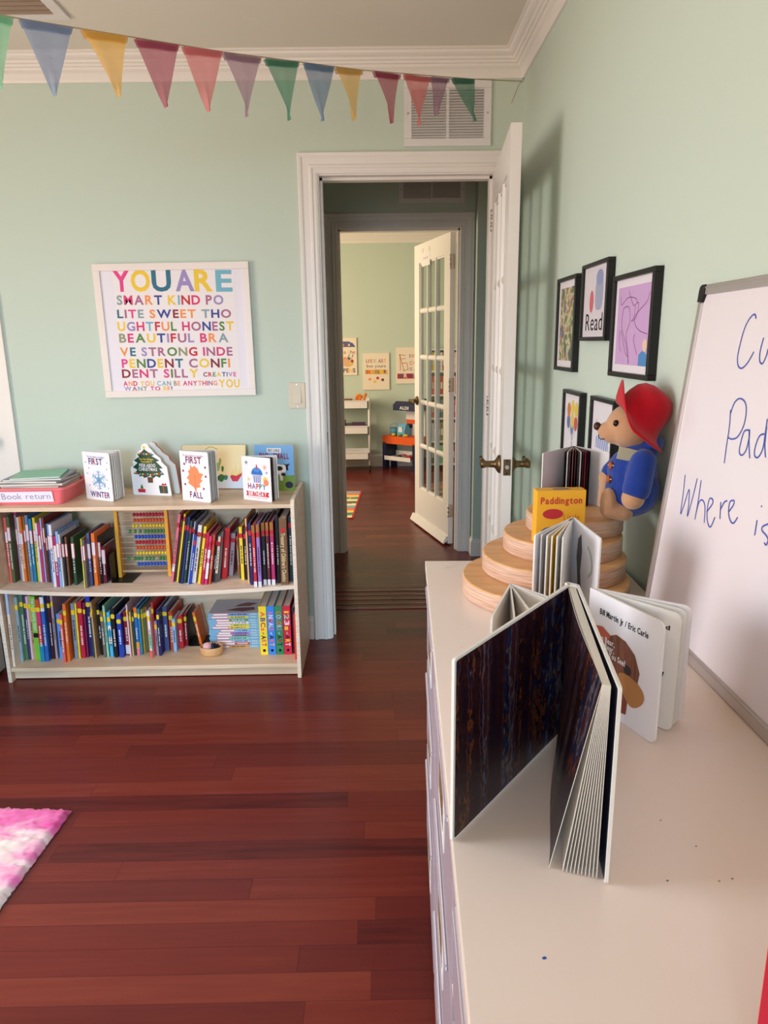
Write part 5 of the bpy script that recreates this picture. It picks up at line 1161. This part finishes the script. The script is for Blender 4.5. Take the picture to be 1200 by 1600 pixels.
# ================================================================== TEDDY BEAR
def blob(parts, m, voxel=.0035, smooth=6):
    """one continuous plush surface grown from ellipsoids: (centre, radii[, rotation matrix])"""
    mb = MB()
    for p in parts:
        R = p[2] if len(p) > 2 else Matrix()
        mb.ball((0, 0, 0), p[1], m, 20, T_(*p[0]) @ R)
    tmp = mb.build('tmp')
    r = tmp.modifiers.new('r', 'REMESH'); r.mode = 'VOXEL'; r.voxel_size = voxel; r.use_smooth_shade = True
    s = tmp.modifiers.new('s', 'SMOOTH'); s.iterations = smooth; s.factor = .5
    dg = bpy.context.evaluated_depsgraph_get(); me = bpy.data.meshes.new_from_object(tmp.evaluated_get(dg))
    old = tmp.data; bpy.data.objects.remove(tmp); bpy.data.meshes.remove(old)
    me.materials.clear(); me.materials.append(m)
    for p in me.polygons: p.use_smooth = True; p.material_index = 0
    return me
def put(name, me, parent, label=None):
    me.name = name
    o = bpy.data.objects.new(name, me); COL.objects.link(o); o.parent = parent
    if label: o['label'] = label
    return o
M_FUR = mat('tan_plush', (190, 144, 108), .95, bump=.5, bscale=700, spec=.1, vary=.06, vscale=40, sheen=.4)
M_COAT = mat('blue_fleece', (30, 58, 140), .95, bump=.5, bscale=600, spec=.1, vary=.1, vscale=30, sheen=.3)
M_HAT = mat('red_felt', (186, 20, 38), .95, bump=.4, bscale=900, spec=.1, vary=.06, vscale=40, sheen=.2)
bear = thing('teddy_bear', 'tan teddy bear in a red hat and blue coat leaning on the wall', 'teddy bear', (.553, 1.497, ZD4 + .001), math.atan2(.25, -.97))
def capsule(a, b, ra, rb_, n=6): return [(lin2(a[:2], b[:2], k / n) + (a[2] + (b[2] - a[2]) * k / n,), (ra + (rb_ - ra) * k / n,) * 3) for k in range(n + 1)]
body = [((.0, 0, .062), (.055, .062, .062)), ((.002, 0, .105), (.05, .056, .05)), ((-.006, 0, .145), (.036, .045, .028))]
fur = [((.0, 0, .06), (.048, .055, .052)), ((-.002, 0, .16), (.03, .03, .03)), ((.014, 0, .2), (.05, .052, .048)), ((.046, 0, .187), (.03, .03, .026)), ((.062, 0, .19), (.019, .021, .018))]
for sy in (1, -1):
    fur += capsule((.02, sy * .035, .022), (.05, sy * .042, .026), .022, .019) + [((.052, sy * .042, .042), (.017, .021, .032))]
    if sy == 1: fur += capsule((-.012, sy * .06, .12), (.006, sy * .08, .06), .022, .024)
    else: fur += capsule((.01, sy * .055, .12), (.05, sy * .06, .075), .02, .02)
put('body', blob(fur, M_FUR), bear)
coat = [((.0, 0, .064), (.058, .066, .06)), ((.003, 0, .105), (.0535, .06, .05)), ((-.006, 0, .145), (.04, .05, .027)), ((-.03, 0, .165), (.028, .045, .022))]
coat += capsule((-.012, .052, .132), (.0, .077, .08), .027, .029) + capsule((.005, -.05, .13), (.038, -.062, .088), .026, .026)
put('duffle_coat', blob(coat, M_COAT), bear, 'blue fleece duffle coat')
# hat: crown dome and turned-up brim, tipped back
ax = Vector((-.62, 0, .785)).normalized()
Mh = frame((.004, 0, .213), (ax.z, 0, -ax.x), (0, 1, 0))
mb = MB(); segs = 48
prof = [(0, .078), (.02, .077), (.036, .071), (.047, .058), (.052, .04), (.054, .018), (.056, .006), (.066, -.002), (.078, -.005), (.086, -.006)]
def hatpt(r, z, a, off=0.0):
    front = max(0, math.cos(a))
    k = max(0, (r - .056) / .02)
    return Mh @ Vector((r * math.cos(a) * (1 - .07 * front * k), r * 1.06 * math.sin(a), z + k * (.036 * front ** 1.5 - .006 * (1 - front)) - off))
for off in (0, .0035):
    R = [[mb.bm.verts.new(hatpt(r, z, 2 * PI * k / segs, off)) for k in range(segs)] if r > 0 else [mb.bm.verts.new(hatpt(0, z, 0, off))] for r, z in prof]
    for A, B in zip(R[:-1], R[1:]):
        for k in range(segs):
            k2 = (k + 1) % segs
            if len(A) == 1: mb.face([A[0], B[k], B[k2]], M_HAT, True)
            else: mb.face([A[k], B[k], B[k2], A[k2]], M_HAT, True)
    if off == 0: rim = R[-1]
    else:
        for k in range(segs): mb.face([rim[k], rim[(k + 1) % segs], R[-1][(k + 1) % segs], R[-1][k]], M_HAT, True)
mb.build('hat', bear, {'label': 'red felt hat tipped back'})
MB().ball((0, 0, 0), (.008, .011, .009), mat('brown_nose', (62, 30, 28), .4), 14, T_(.081, 0, .199)).build('nose', bear, {'label': 'dark brown nose'})
for sy in (1, -1): MB().ball((0, 0, 0), (.006, .005, .007), mat('black_bead_eye', (10, 10, 12), .15), 14, T_(.046, sy * .0385, .21)).build('eye', bear)
MB().tube([(.077, 0, .186), (.0775, .004, .177), (.073, .011, .172), (.066, .016, .174)], .0011, M_DARK, 6).build('mouth', bear)
tagp = MB()
tagp.prism([(-.024, -.011), (.022, -.016), (.026, .012), (-.018, .014)], frame((.016, .054, .146), (.93, .2, .3), (-.3, .25, .92)), .003, mat('beige_felt', (186, 180, 152), .9, bump=.3, bscale=500))
tagp.build('collar_tag', bear, {'label': 'beige felt tag at the neck'})
for zz_, s in ((.118, .0535), (.088, .0565)):
    for sy in (1,):
        MB().ball((0, 0, 0), (.005, .014, .009), mat('orange_toggle', (166, 84, 44), .6), 12, T_(s - .004, .021, zz_)).build('toggle', bear, {'label': 'orange brown toggle'})
        MB().tube([(s - .001, .004, zz_ - .004), (s + .001, .014, zz_), (s - .002, .026, zz_ + .001), (s - .009, .036, zz_ + .002)], .0014, mat('toggle_cord', (206, 190, 160), .8), 6).build('toggle_cord', bear)

# ================================================================== PINK SHAG RUG, CREAM CABINET AT THE LEFT EDGE
def rug_mat():
    m = bpy.data.materials.new('pink_shag'); m.use_nodes = True
    nt = m.node_tree; N = nt.nodes; L = nt.links; p = N['Principled BSDF']; p.inputs['Roughness'].default_value = .95; p.inputs['Specular IOR Level'].default_value = .05; p.inputs['Sheen Weight'].default_value = .3
    tc_ = N.new('ShaderNodeTexCoord'); mp = N.new('ShaderNodeMapping'); mp.inputs['Scale'].default_value = (3, 9, 1); L.new(tc_.outputs['Object'], mp.inputs[0])
    n = N.new('ShaderNodeTexNoise'); n.inputs['Scale'].default_value = 1.3; n.inputs['Detail'].default_value = 4; n.inputs['Distortion'].default_value = .6; L.new(mp.outputs[0], n.inputs[0])
    sx = N.new('ShaderNodeSeparateXYZ'); L.new(tc_.outputs['Object'], sx.inputs[0])
    gr = N.new('ShaderNodeMapRange'); gr.inputs[1].default_value = -.42; gr.inputs[2].default_value = 0; gr.inputs[3].default_value = -.16; gr.inputs[4].default_value = .14; L.new(sx.outputs['Y'], gr.inputs[0])
    ad = N.new('ShaderNodeMath'); ad.operation = 'ADD'; L.new(n.outputs['Fac'], ad.inputs[0]); L.new(gr.outputs[0], ad.inputs[1])
    r = N.new('ShaderNodeValToRGB'); e = r.color_ramp.elements; e.new(.5); e.new(.6)
    for el, (pos, c) in zip(e, [(.36, (222, 204, 196)), (.47, (226, 176, 188)), (.56, (226, 112, 168)), (.7, (214, 66, 142))]): el.position = pos; el.color = rgb(*c)
    L.new(ad.outputs[0], r.inputs[0]); L.new(r.outputs[0], p.inputs['Base Color'])
    return m
rug = MB(); M_RUG = rug_mat(); M_RUGB = mat('rug_backing', (120, 112, 104), .9)
RW, RL, ST = 1.0, 1.7, .0085
nx, ny = int(RW / ST), int(RL / ST)
rr = random.Random(5); G = []
for i in range(nx + 1):
    rowv = []
    for j in range(ny + 1):
        x, y = -RW + RW * i / nx, -RL + RL * j / ny
        edge = min(x + RW, -x, y + RL, -y)
        z = .021 * min(1, .35 + edge / .02) + .006 * (rr.random() - .5) + .004 * noise.noise(Vector((x * 60, y * 60, 0)))
        jx, jy = (.006 * (rr.random() - .5), .006 * (rr.random() - .5))
        if i in (0, nx) or j in (0, ny): z = .004
        rowv.append(rug.bm.verts.new((x + jx, y + jy, z)))
    G.append(rowv)
for i in range(nx):
    for j in range(ny): rug.face([G[i][j], G[i + 1][j], G[i + 1][j + 1], G[i][j + 1]], M_RUG, True)
rug.poly(rect(-RW, -RL, 0, 0), T_(0, 0, .0005), M_RUGB)
ro = tag(rug.build('shag_rug'), 'pink and white shag rug on the floor at the lower left', 'rug'); ro.location = (-.944, 1.882, .0); ro.rotation_euler = (0, 0, -.055)

M_CREAM = mat('cream_laminate', (214, 204, 192), .5)
cc_ = thing('low_cabinet', 'cream low cabinet at the left edge beside the bookcase', 'cabinet', (-1.9, 2.6, 0))
MB().box((-.26, -.28, .012), (.262, .262, .74), M_CREAM, bevel=.006).build('body', cc_)
MB().box((-.265, -.285, .7402), (.27, .267, .76), M_CREAM, bevel=.004).build('top', cc_)
for z0 in (.02, .262, .504): MB().box((.2625, -.27, z0), (.268, .25, z0 + .232), M_CREAM, bevel=.002).build('side_board', cc_)
for sx in (-.22, .22):
    for sy in (-.24, .22): MB().box((sx - .02, sy - .02, 0), (sx + .02, sy + .02, .014), M_DARK).build('foot', cc_)

# ================================================================== THE FAR ROOM
M_CAN = cm('canvas', (240, 226, 208), .7)
def canvas(label, x0, z0, w, h, draw):
    o = thing('canvas_print', label, 'poster', (0, 0, 0), 0, 'canvas prints in the far room'); o.matrix_world = frame((x0, D3, z0), (1, 0, 0), (0, 0, 1))
    mb = MB().box((0, 0, .0005), (w, h, .016), M_CAN); draw(mb, T_(0, 0, .016), w, h); mb.build('print', o)
CC = [LC[k] for k in ('navy', 'red', 'orange', 'teal', 'maroon', 'yellow')]
def d_c1(mb, A, w, h):
    mb.poly([(.02 * w, .76 * h), (.96 * w, .76 * h), (.86 * w, .86 * h), (.7 * w, .91 * h), (.1 * w, .91 * h)], A, cm('brush_blue', (84, 100, 148), .7), .0005)
    text(mb, 'This is', A @ T_(.45 * w, .79 * h, 0), .045, [CC[2], CC[1], M_CAN], width=.6 * w, off=.001); text(mb, 'where the', A @ T_(.5 * w, .58 * h, 0), .055, CC, width=.88 * w, bold=False, off=.001)
    mb.poly([(.58 * w + .3 * w * math.cos(a), .36 * h + .125 * h * math.sin(a) + .02 * h * math.sin(2 * a)) for a in [2 * PI * k / 24 for k in range(24)]], A, cm('palette_tan', (222, 178, 140), .7), .0005)
    for k, (x, y) in enumerate(((.34, .38), (.42, .44), (.55, .46), (.7, .45), (.82, .38), (.76, .3))): mb.poly(circ(x * w, y * h, .014, 10), A, CC[k % 6], .001)
    for x in (.66, .8): mb.poly([(x * w, .48 * h), (x * w + .008, .48 * h), (x * w + .022, .56 * h), (x * w + .014, .56 * h)], A, CC[0], .001)
    text(mb, 'HAPPENS', A @ T_(.5 * w, .08 * h, 0), .06, CC, width=.86 * w, off=.001)
def d_c2(mb, A, w, h):
    text(mb, 'LIFE IS ART', A @ T_(.5 * w, .74 * h, 0), .055, CC, width=.76 * w, bold=False, off=.001); text(mb, 'live yours', A @ T_(.5 * w, .61 * h, 0), .048, [CC[4], CC[3]], width=.72 * w, bold=False, off=.001)
    mb.poly(rect(.07 * w, .425 * h, .93 * w, .55 * h), A, cm('brush_yellow', (236, 184, 84), .7), .0005)
    text(mb, 'IN COLOR', A @ T_(.5 * w, .445 * h, 0), .055, CC, width=.76 * w, off=.001)
    for x, y, k in ((.25, .29, 2), (.44, .22, 5), (.55, .32, 1), (.74, .27, 4)): mb.poly(circ(x * w, y * h, .016, 12), A, CC[k], .0008)
def d_c3(mb, A, w, h):
    c = cm('sketch_orange', (196, 106, 70), .7)
    for pts in ([(.12, .82), (.3, .34)], [(.14, .8), (.16, .36)], [(.12, .8), (.36, .78)], [(.2, .56), (.4, .58)], [(.4, .58), (.45, .38)], [(.26, .36), (.46, .4)], [(.2, .68), (.36, .7)]): stroke(mb, [(x * w, y * h) for x, y in pts], A, .006, c, .0006)
    for k, (s, y) in enumerate((('EVERY', .72), ('CHILD', .53), ('IS AN', .36))): text(mb, s, A @ T_(.5 * w, y * h, 0), .052, CC[k:] + CC[:k], width=.42 * w, align='L', bold=False, off=.001)
    mb.poly(rect(.04 * w, .14 * h, .96 * w, .28 * h), A, cm('brush_red', (178, 40, 52), .7), .0005); text(mb, 'ARTIST', A @ T_(.5 * w, .165 * h, 0), .06, [CC[3], M_CAN, CC[0]], width=.8 * w, off=.001)
canvas('canvas print with a paint palette, left of the far room canvases', -.499, 1.023, .29, .398, d_c1)
canvas('canvas print reading IN COLOR between the other two canvases', -.143, .861, .289, .396, d_c2)
canvas('canvas print with a sketched chair and red band, partly behind the far door', .2235, .923, .289, .39, d_c3)

cart = thing('trolley_cart', 'white three-tier rolling trolley at the far room wall', 'cart', (-.33, 7.72, 0))
M_CRT = mat('cart_white', (232, 228, 232), .35)
cw_, cd_ = .235, .15
for z1, h_ in ((.775, .09), (.505, .092), (.222, .085)):
    mb = MB()
    t_ = .006
    for lo, hi in (((-cw_, -cd_, z1 - h_), (cw_, cd_, z1 - h_ + t_)), ((-cw_, -cd_, z1 - h_), (cw_, -cd_ + t_, z1)), ((-cw_, cd_ - t_, z1 - h_), (cw_, cd_, z1)), ((-cw_, -cd_, z1 - h_), (-cw_ + t_, cd_, z1)), ((cw_ - t_, -cd_, z1 - h_), (cw_, cd_, z1)), ((-cw_ - .006, -cd_ - .006, z1 - .01), (cw_ + .006, -cd_ + .002, z1)), ((-cw_ - .006, cd_ - .002, z1 - .01), (cw_ + .006, cd_ + .006, z1))): mb.box(lo, hi, M_CRT)
    mb.build('tray', cart)
for sx in (-1, 1):
    for sy in (-.8, .8):
        MB().tube([(sx * (cw_ + .012), sy * cd_, .07), (sx * (cw_ + .012), sy * cd_, .79)], .011, M_CRT, 10).build('post', cart)
        MB().lathe([(0, -.009), (.024, -.009), (.026, 0), (.024, .009), (0, .009)], frame((sx * (cw_ + .012), sy * cd_, .0265), (0, 1, 0), (0, 0, 1)), M_DARK, 16).tube([(sx * (cw_ + .012), sy * cd_, .03), (sx * (cw_ + .012), sy * cd_, .075)], .008, M_DARK, 8).build('caster', cart)
    MB().tube([(sx * (cw_ + .012), -.8 * cd_, .785), (sx * (cw_ + .012), .8 * cd_, .785)], .009, M_CRT, 8).build('side_rail', cart)
zt_ = .692
o = thing('toy_snail', 'orange snail-shaped toy lying in the top tray of the trolley', 'toy', (-.192, 7.66, zt_))
M_ORG = mat('orange_toy', (222, 124, 36), .5)
MB().tube([(.0 + .035 * (1 - k / 22) * math.cos(k * .62), 0, .1 + .035 * (1 - k / 22) * math.sin(k * .62)) for k in range(20)], [.016 - .0004 * k for k in range(20)], M_ORG, 10).build('shell', o)
MB().tube([(-.05, 0, .012), (-.02, 0, .05), (.03, 0, .06), (.06, 0, .085), (.07, 0, .13)], [.012, .024, .02, .014, .012], M_ORG, 10).ball((.074, 0, .136), .018, M_ORG, 12).build('foot', o)
tag(MB().box((-.13, -.11, 0), (.135, .11, .084), mat('brown_toy_box', (128, 72, 46), .7), bevel=.004).build('toy_box'), 'brown box filling the top tray of the trolley', 'box').location = (-.4, 7.72, zt_)
zt_ = .4205
for nm, lab, x, w_, h_, c in (('storage_box', 'dark purple box with a yellow base in the middle trolley tray', -.41, .14, .13, (62, 52, 96)), ('storage_box', 'flat plum coloured box in the middle trolley tray', -.2, .15, .1, (88, 50, 92))):
    o = thing(nm, lab, 'box', (x, 7.70, zt_)); MB().box((-w_ / 2, -.1, .05), (w_ / 2, .1, h_), mat('box_%d' % c[0], c, .5), bevel=.004).build('lid', o); MB().box((-w_ / 2, -.1, 0), (w_ / 2, .1, .05), mat('box_base_%d' % c[0], (206, 180, 70) if c[0] == 62 else c, .5)).build('base', o)

# toy market stand
ma = math.atan2(7.6 - 7.83, .34 - .058)
st = thing('play_market_stand', 'orange and navy toy market stand in the far room', 'toy stand', (.058, 7.80, 0), ma)
M_NVP = mat('navy_plastic', (30, 36, 74), .4); M_ORP = mat('orange_plastic', (232, 96, 36), .4); M_WHP = mat('white_plastic', (232, 226, 226), .4)
SWD, SDP = .46, .2
for x in (0, SWD - .05):
    pts = [(0, 0), (.055, 0), (.055, .06)] + [(SDP / 2 - .045 * math.cos(a), .06 + .06 * math.sin(a)) for a in [PI * k / 8 for k in range(1, 8)]] + [(SDP - .055, .06), (SDP - .055, 0), (SDP, 0), (SDP, .3), (0, .3)]
    MB().prism(pts, frame((x, 0, 0), (0, 1, 0), (0, 0, 1)), .05, M_NVP).build('leg', st)
ct = MB().prism(rrect(0, 0, SWD, .085, .025, 5, (0, 0, 1, 1)) + [], frame((0, 0, .285), (1, 0, 0), (0, 0, 1)), -SDP, M_ORP)
ct.build('counter', st)
bn = MB()
for lo, hi in (((.052, -.03, .11), (SWD - .052, SDP - .02, .116)), ((.052, -.035, .11), (SWD - .052, -.03, .155)), ((.052, SDP - .025, .11), (SWD - .052, SDP - .02, .19)), ((.165, -.03, .116), (.17, SDP - .025, .16)), ((.285, -.03, .116), (.29, SDP - .025, .16))): bn.box(lo, hi, M_WHP)
bn.build('bin_tray', st)
MB().box((.2, SDP - .03, .37), (SWD, SDP - .01, .66), M_WHP, bevel=.004).build('back_panel', st)
aw_ = MB().prism([(0, 0), (.2, 0), (.2, .075), (.06, .095), (0, .06)], frame((.16, -.01, .655), (0, 1, 0), (0, 0, 1)), .32, M_NVP).build('awning', st)
lt = MB(); text(lt, 'ALDI', frame((.31, -.0105, .67), (1, 0, 0), (0, 0, 1)), .045, M_WHP, width=.12, off=.001); bw2 = lt.build('lettering', aw_, {'label': 'white letters on the awning'})
MB().box((.215, SDP - .045, .5), (.33, SDP - .03, .545), M_ORP).box((.225, SDP - .047, .455), (.29, SDP - .03, .5), M_NVP).build('price_board', st)
Ms_ = Matrix.Translation((.058, 7.80, 0)) @ Matrix.Rotation(ma, 4, 'Z')
M_SKY = mat('sky_blue_plastic', (92, 170, 210), .4)
p = Ms_ @ Vector((.225, .1, .3705))
o = thing('toy_cash_register', 'sky blue toy cash register on the orange counter', 'toy', p, ma)
MB().prism([(-.06, 0), (.06, 0), (.06, .05), (.02, .12), (-.03, .13), (-.06, .06)], frame((-.05, 0, 0), (0, 1, 0), (0, 0, 1)), .1, M_SKY).build('body', o)
MB().box((-.03, -.062, .045), (.02, -.04, .1), M_WHP).build('keypad', o)
p = Ms_ @ Vector((.112, .075, .3705))
o = thing('toy_bucket', 'small blue toy bucket beside the cash register', 'toy', p)
MB().lathe([(0, 0), (.042, 0), (.052, .085), (.049, .085), (.04, .006), (0, .006)], Matrix(), mat('dull_blue_plastic', (84, 146, 176), .4), 20).build('bucket_body', o)
MB().tube([(.05 * math.cos(a), .0, .083 + .05 * math.sin(a)) for a in [PI * k / 10 for k in range(11)]], .003, M_SKY, 6).build('handle', o)
for k, (x, y, c, lab) in enumerate(((.145, .018, (232, 196, 50), 'left yellow toy fruit at the front of the orange counter'), (.225, .022, (120, 160, 60), 'green toy fruit at the front of the orange counter'), (.31, .02, (236, 190, 40), 'right yellow toy fruit at the front of the orange counter'))):
    o = MB().ball((0, 0, 0), (.026, .017, .016), mat('toy_fruit_%d' % k, c, .4), 16).build('toy_fruit'); o.location = Ms_ @ Vector((x, y, .3865)); tag(o, lab, 'toy food', 'toy fruit on the counter')
for k, (x, y, c, lab) in enumerate(((.11, .05, (34, 40, 70), 'dark navy toy food in the left bin under the counter'), (.21, .04, (54, 66, 54), 'dark green toy food in the middle bin under the counter'), (.24, .1, (206, 40, 46), 'red toy food at the back of the middle bin'), (.34, .05, (196, 34, 52), 'red toy food in the right bin under the counter'), (.35, .12, (230, 110, 60), 'orange toy food at the back of the right bin'))):
    o = MB().ball((0, 0, 0), (.034, .03, .024), mat('toy_food_%d' % k, c, .4), 16).build('toy_food'); o.location = Ms_ @ Vector((x, y, .1405)); tag(o, lab, 'toy food', 'toy food in the bins')

# bookcase seen through the glazed door
fb = thing('bookcase', 'white bookcase of small books seen through the far glazed door', 'bookcase', (.99, D3 - .15, 0))
FX0, FX1 = -.42, .62
for x in (FX0, FX1 - .018): MB().box((x, -.13, 0), (x + .018, .13, 1.3), M_CRT).build('side_panel', fb)
for z_ in (.05, .3, .55, .8, 1.05, 1.282): MB().box((FX0 + .018, -.13, z_), (FX1 - .018, .13, z_ + .018), M_CRT).build('shelf', fb)
MB().box((FX0 + .018, .124, .05), (FX1 - .018, .13, 1.3), M_CRT).build('back_panel', fb)
rq = random.Random(21); proto = {}
FCOL = ['coral', 'teal', 'leaf green', 'pale blue', 'yellow', 'royal blue', 'rose', 'mint', 'white', 'rust orange', 'crimson', 'lavender']
for r_, z_ in enumerate((.068, .318, .568, .818, 1.068)):
    x = FX0 + .025
    while x < FX1 - .05:
        c = rq.choice(FCOL if r_ < 3 else ['crimson', 'coral', 'rose', 'white', 'pale pink', 'yellow'])
        w_ = rq.choice((.018, .024, .03)); key = (c, w_)
        if key not in proto:
            mb = MB().box((-w_ / 2, 0, 0), (w_ / 2, .15, .19), pm(c)); mb.box((-w_ / 2 + .002, .002, .188), (w_ / 2 - .002, .15, .1905), M_PAGE)
            mb.box((-w_ * .3, -.0006, .06), (w_ * .3, 0, .13), M_WTITLE); b = mb.build('small_book'); proto[key] = b
            tag(b, 'small book on the white bookcase behind the glazed door', 'book', 'small books behind the glazed door')
        else:
            b = proto[key].copy(); COL.objects.link(b)
        b.location = (.99 + x + w_ / 2, D3 - .15 - .115, z_ + .0005); x += w_ + .002
# striped play mat on the far floor
rm = thing('play_mat', 'striped play mat with a red border on the far room floor', 'rug', (-.149, 6.56, 0), math.atan2(1.049, .052) - PI / 2)
mb = MB().box((-.9, -1.06, 0), (0, 0, .005), cm('mat_red', (186, 50, 50), .8))
SC_ = [(236, 220, 180), (70, 140, 120), (240, 200, 110), (226, 120, 90), (120, 170, 190), (236, 226, 200), (90, 110, 80)]
for k in range(12): mb.poly(rect(-.88, -1.045 + k * .086, -.015, -1.045 + k * .086 + .082), T_(0, 0, .005), cm('mat_stripe_%d' % (k % 7), SC_[k % 7], .8), .0006)
for k in range(30): 
    x, y = rq.uniform(-.8, -.05), rq.uniform(-1.0, -.05); mb.poly(rect(x, y, x + rq.uniform(.02, .06), y + .02), T_(0, 0, .005), cm('mat_stripe_%d' % ((k + 3) % 7), SC_[(k + 3) % 7], .8), .0012)
mb.build('mat_top', rm)
# taped notice on the far door
nt_ = thing('paper_notice', 'white paper notice taped to the top of the far glazed door', 'notice'); 
ad2 = a2; Mleaf = Matrix.Translation((.4785, 4.70, 0)) @ Matrix.Rotation(ad2, 4, 'Z')
nt_.matrix_world = Mleaf @ frame((.47, .0006, 1.93), (-1, 0, 0), (0, 0, 1))
mb = MB().box((-.085, -.045, 0), (.085, .055, .0006), PW)
for k in range(3): stroke(mb, [(-.05 + .035 * k, .0), (-.042 + .035 * k, .014), (-.034 + .035 * k, .002), (-.026 + .035 * k, .012)], T_(0, 0, .0006), .003, cm('notice_ink', (150, 120, 150), .7), .0004)
mb.build('notice_sheet', nt_)
for sx in (-.07, .07): MB().box((sx - .012, .045, .0007), (sx + .012, .075, .0011), cm('tape', (220, 214, 200), .4)).build('tape', nt_)
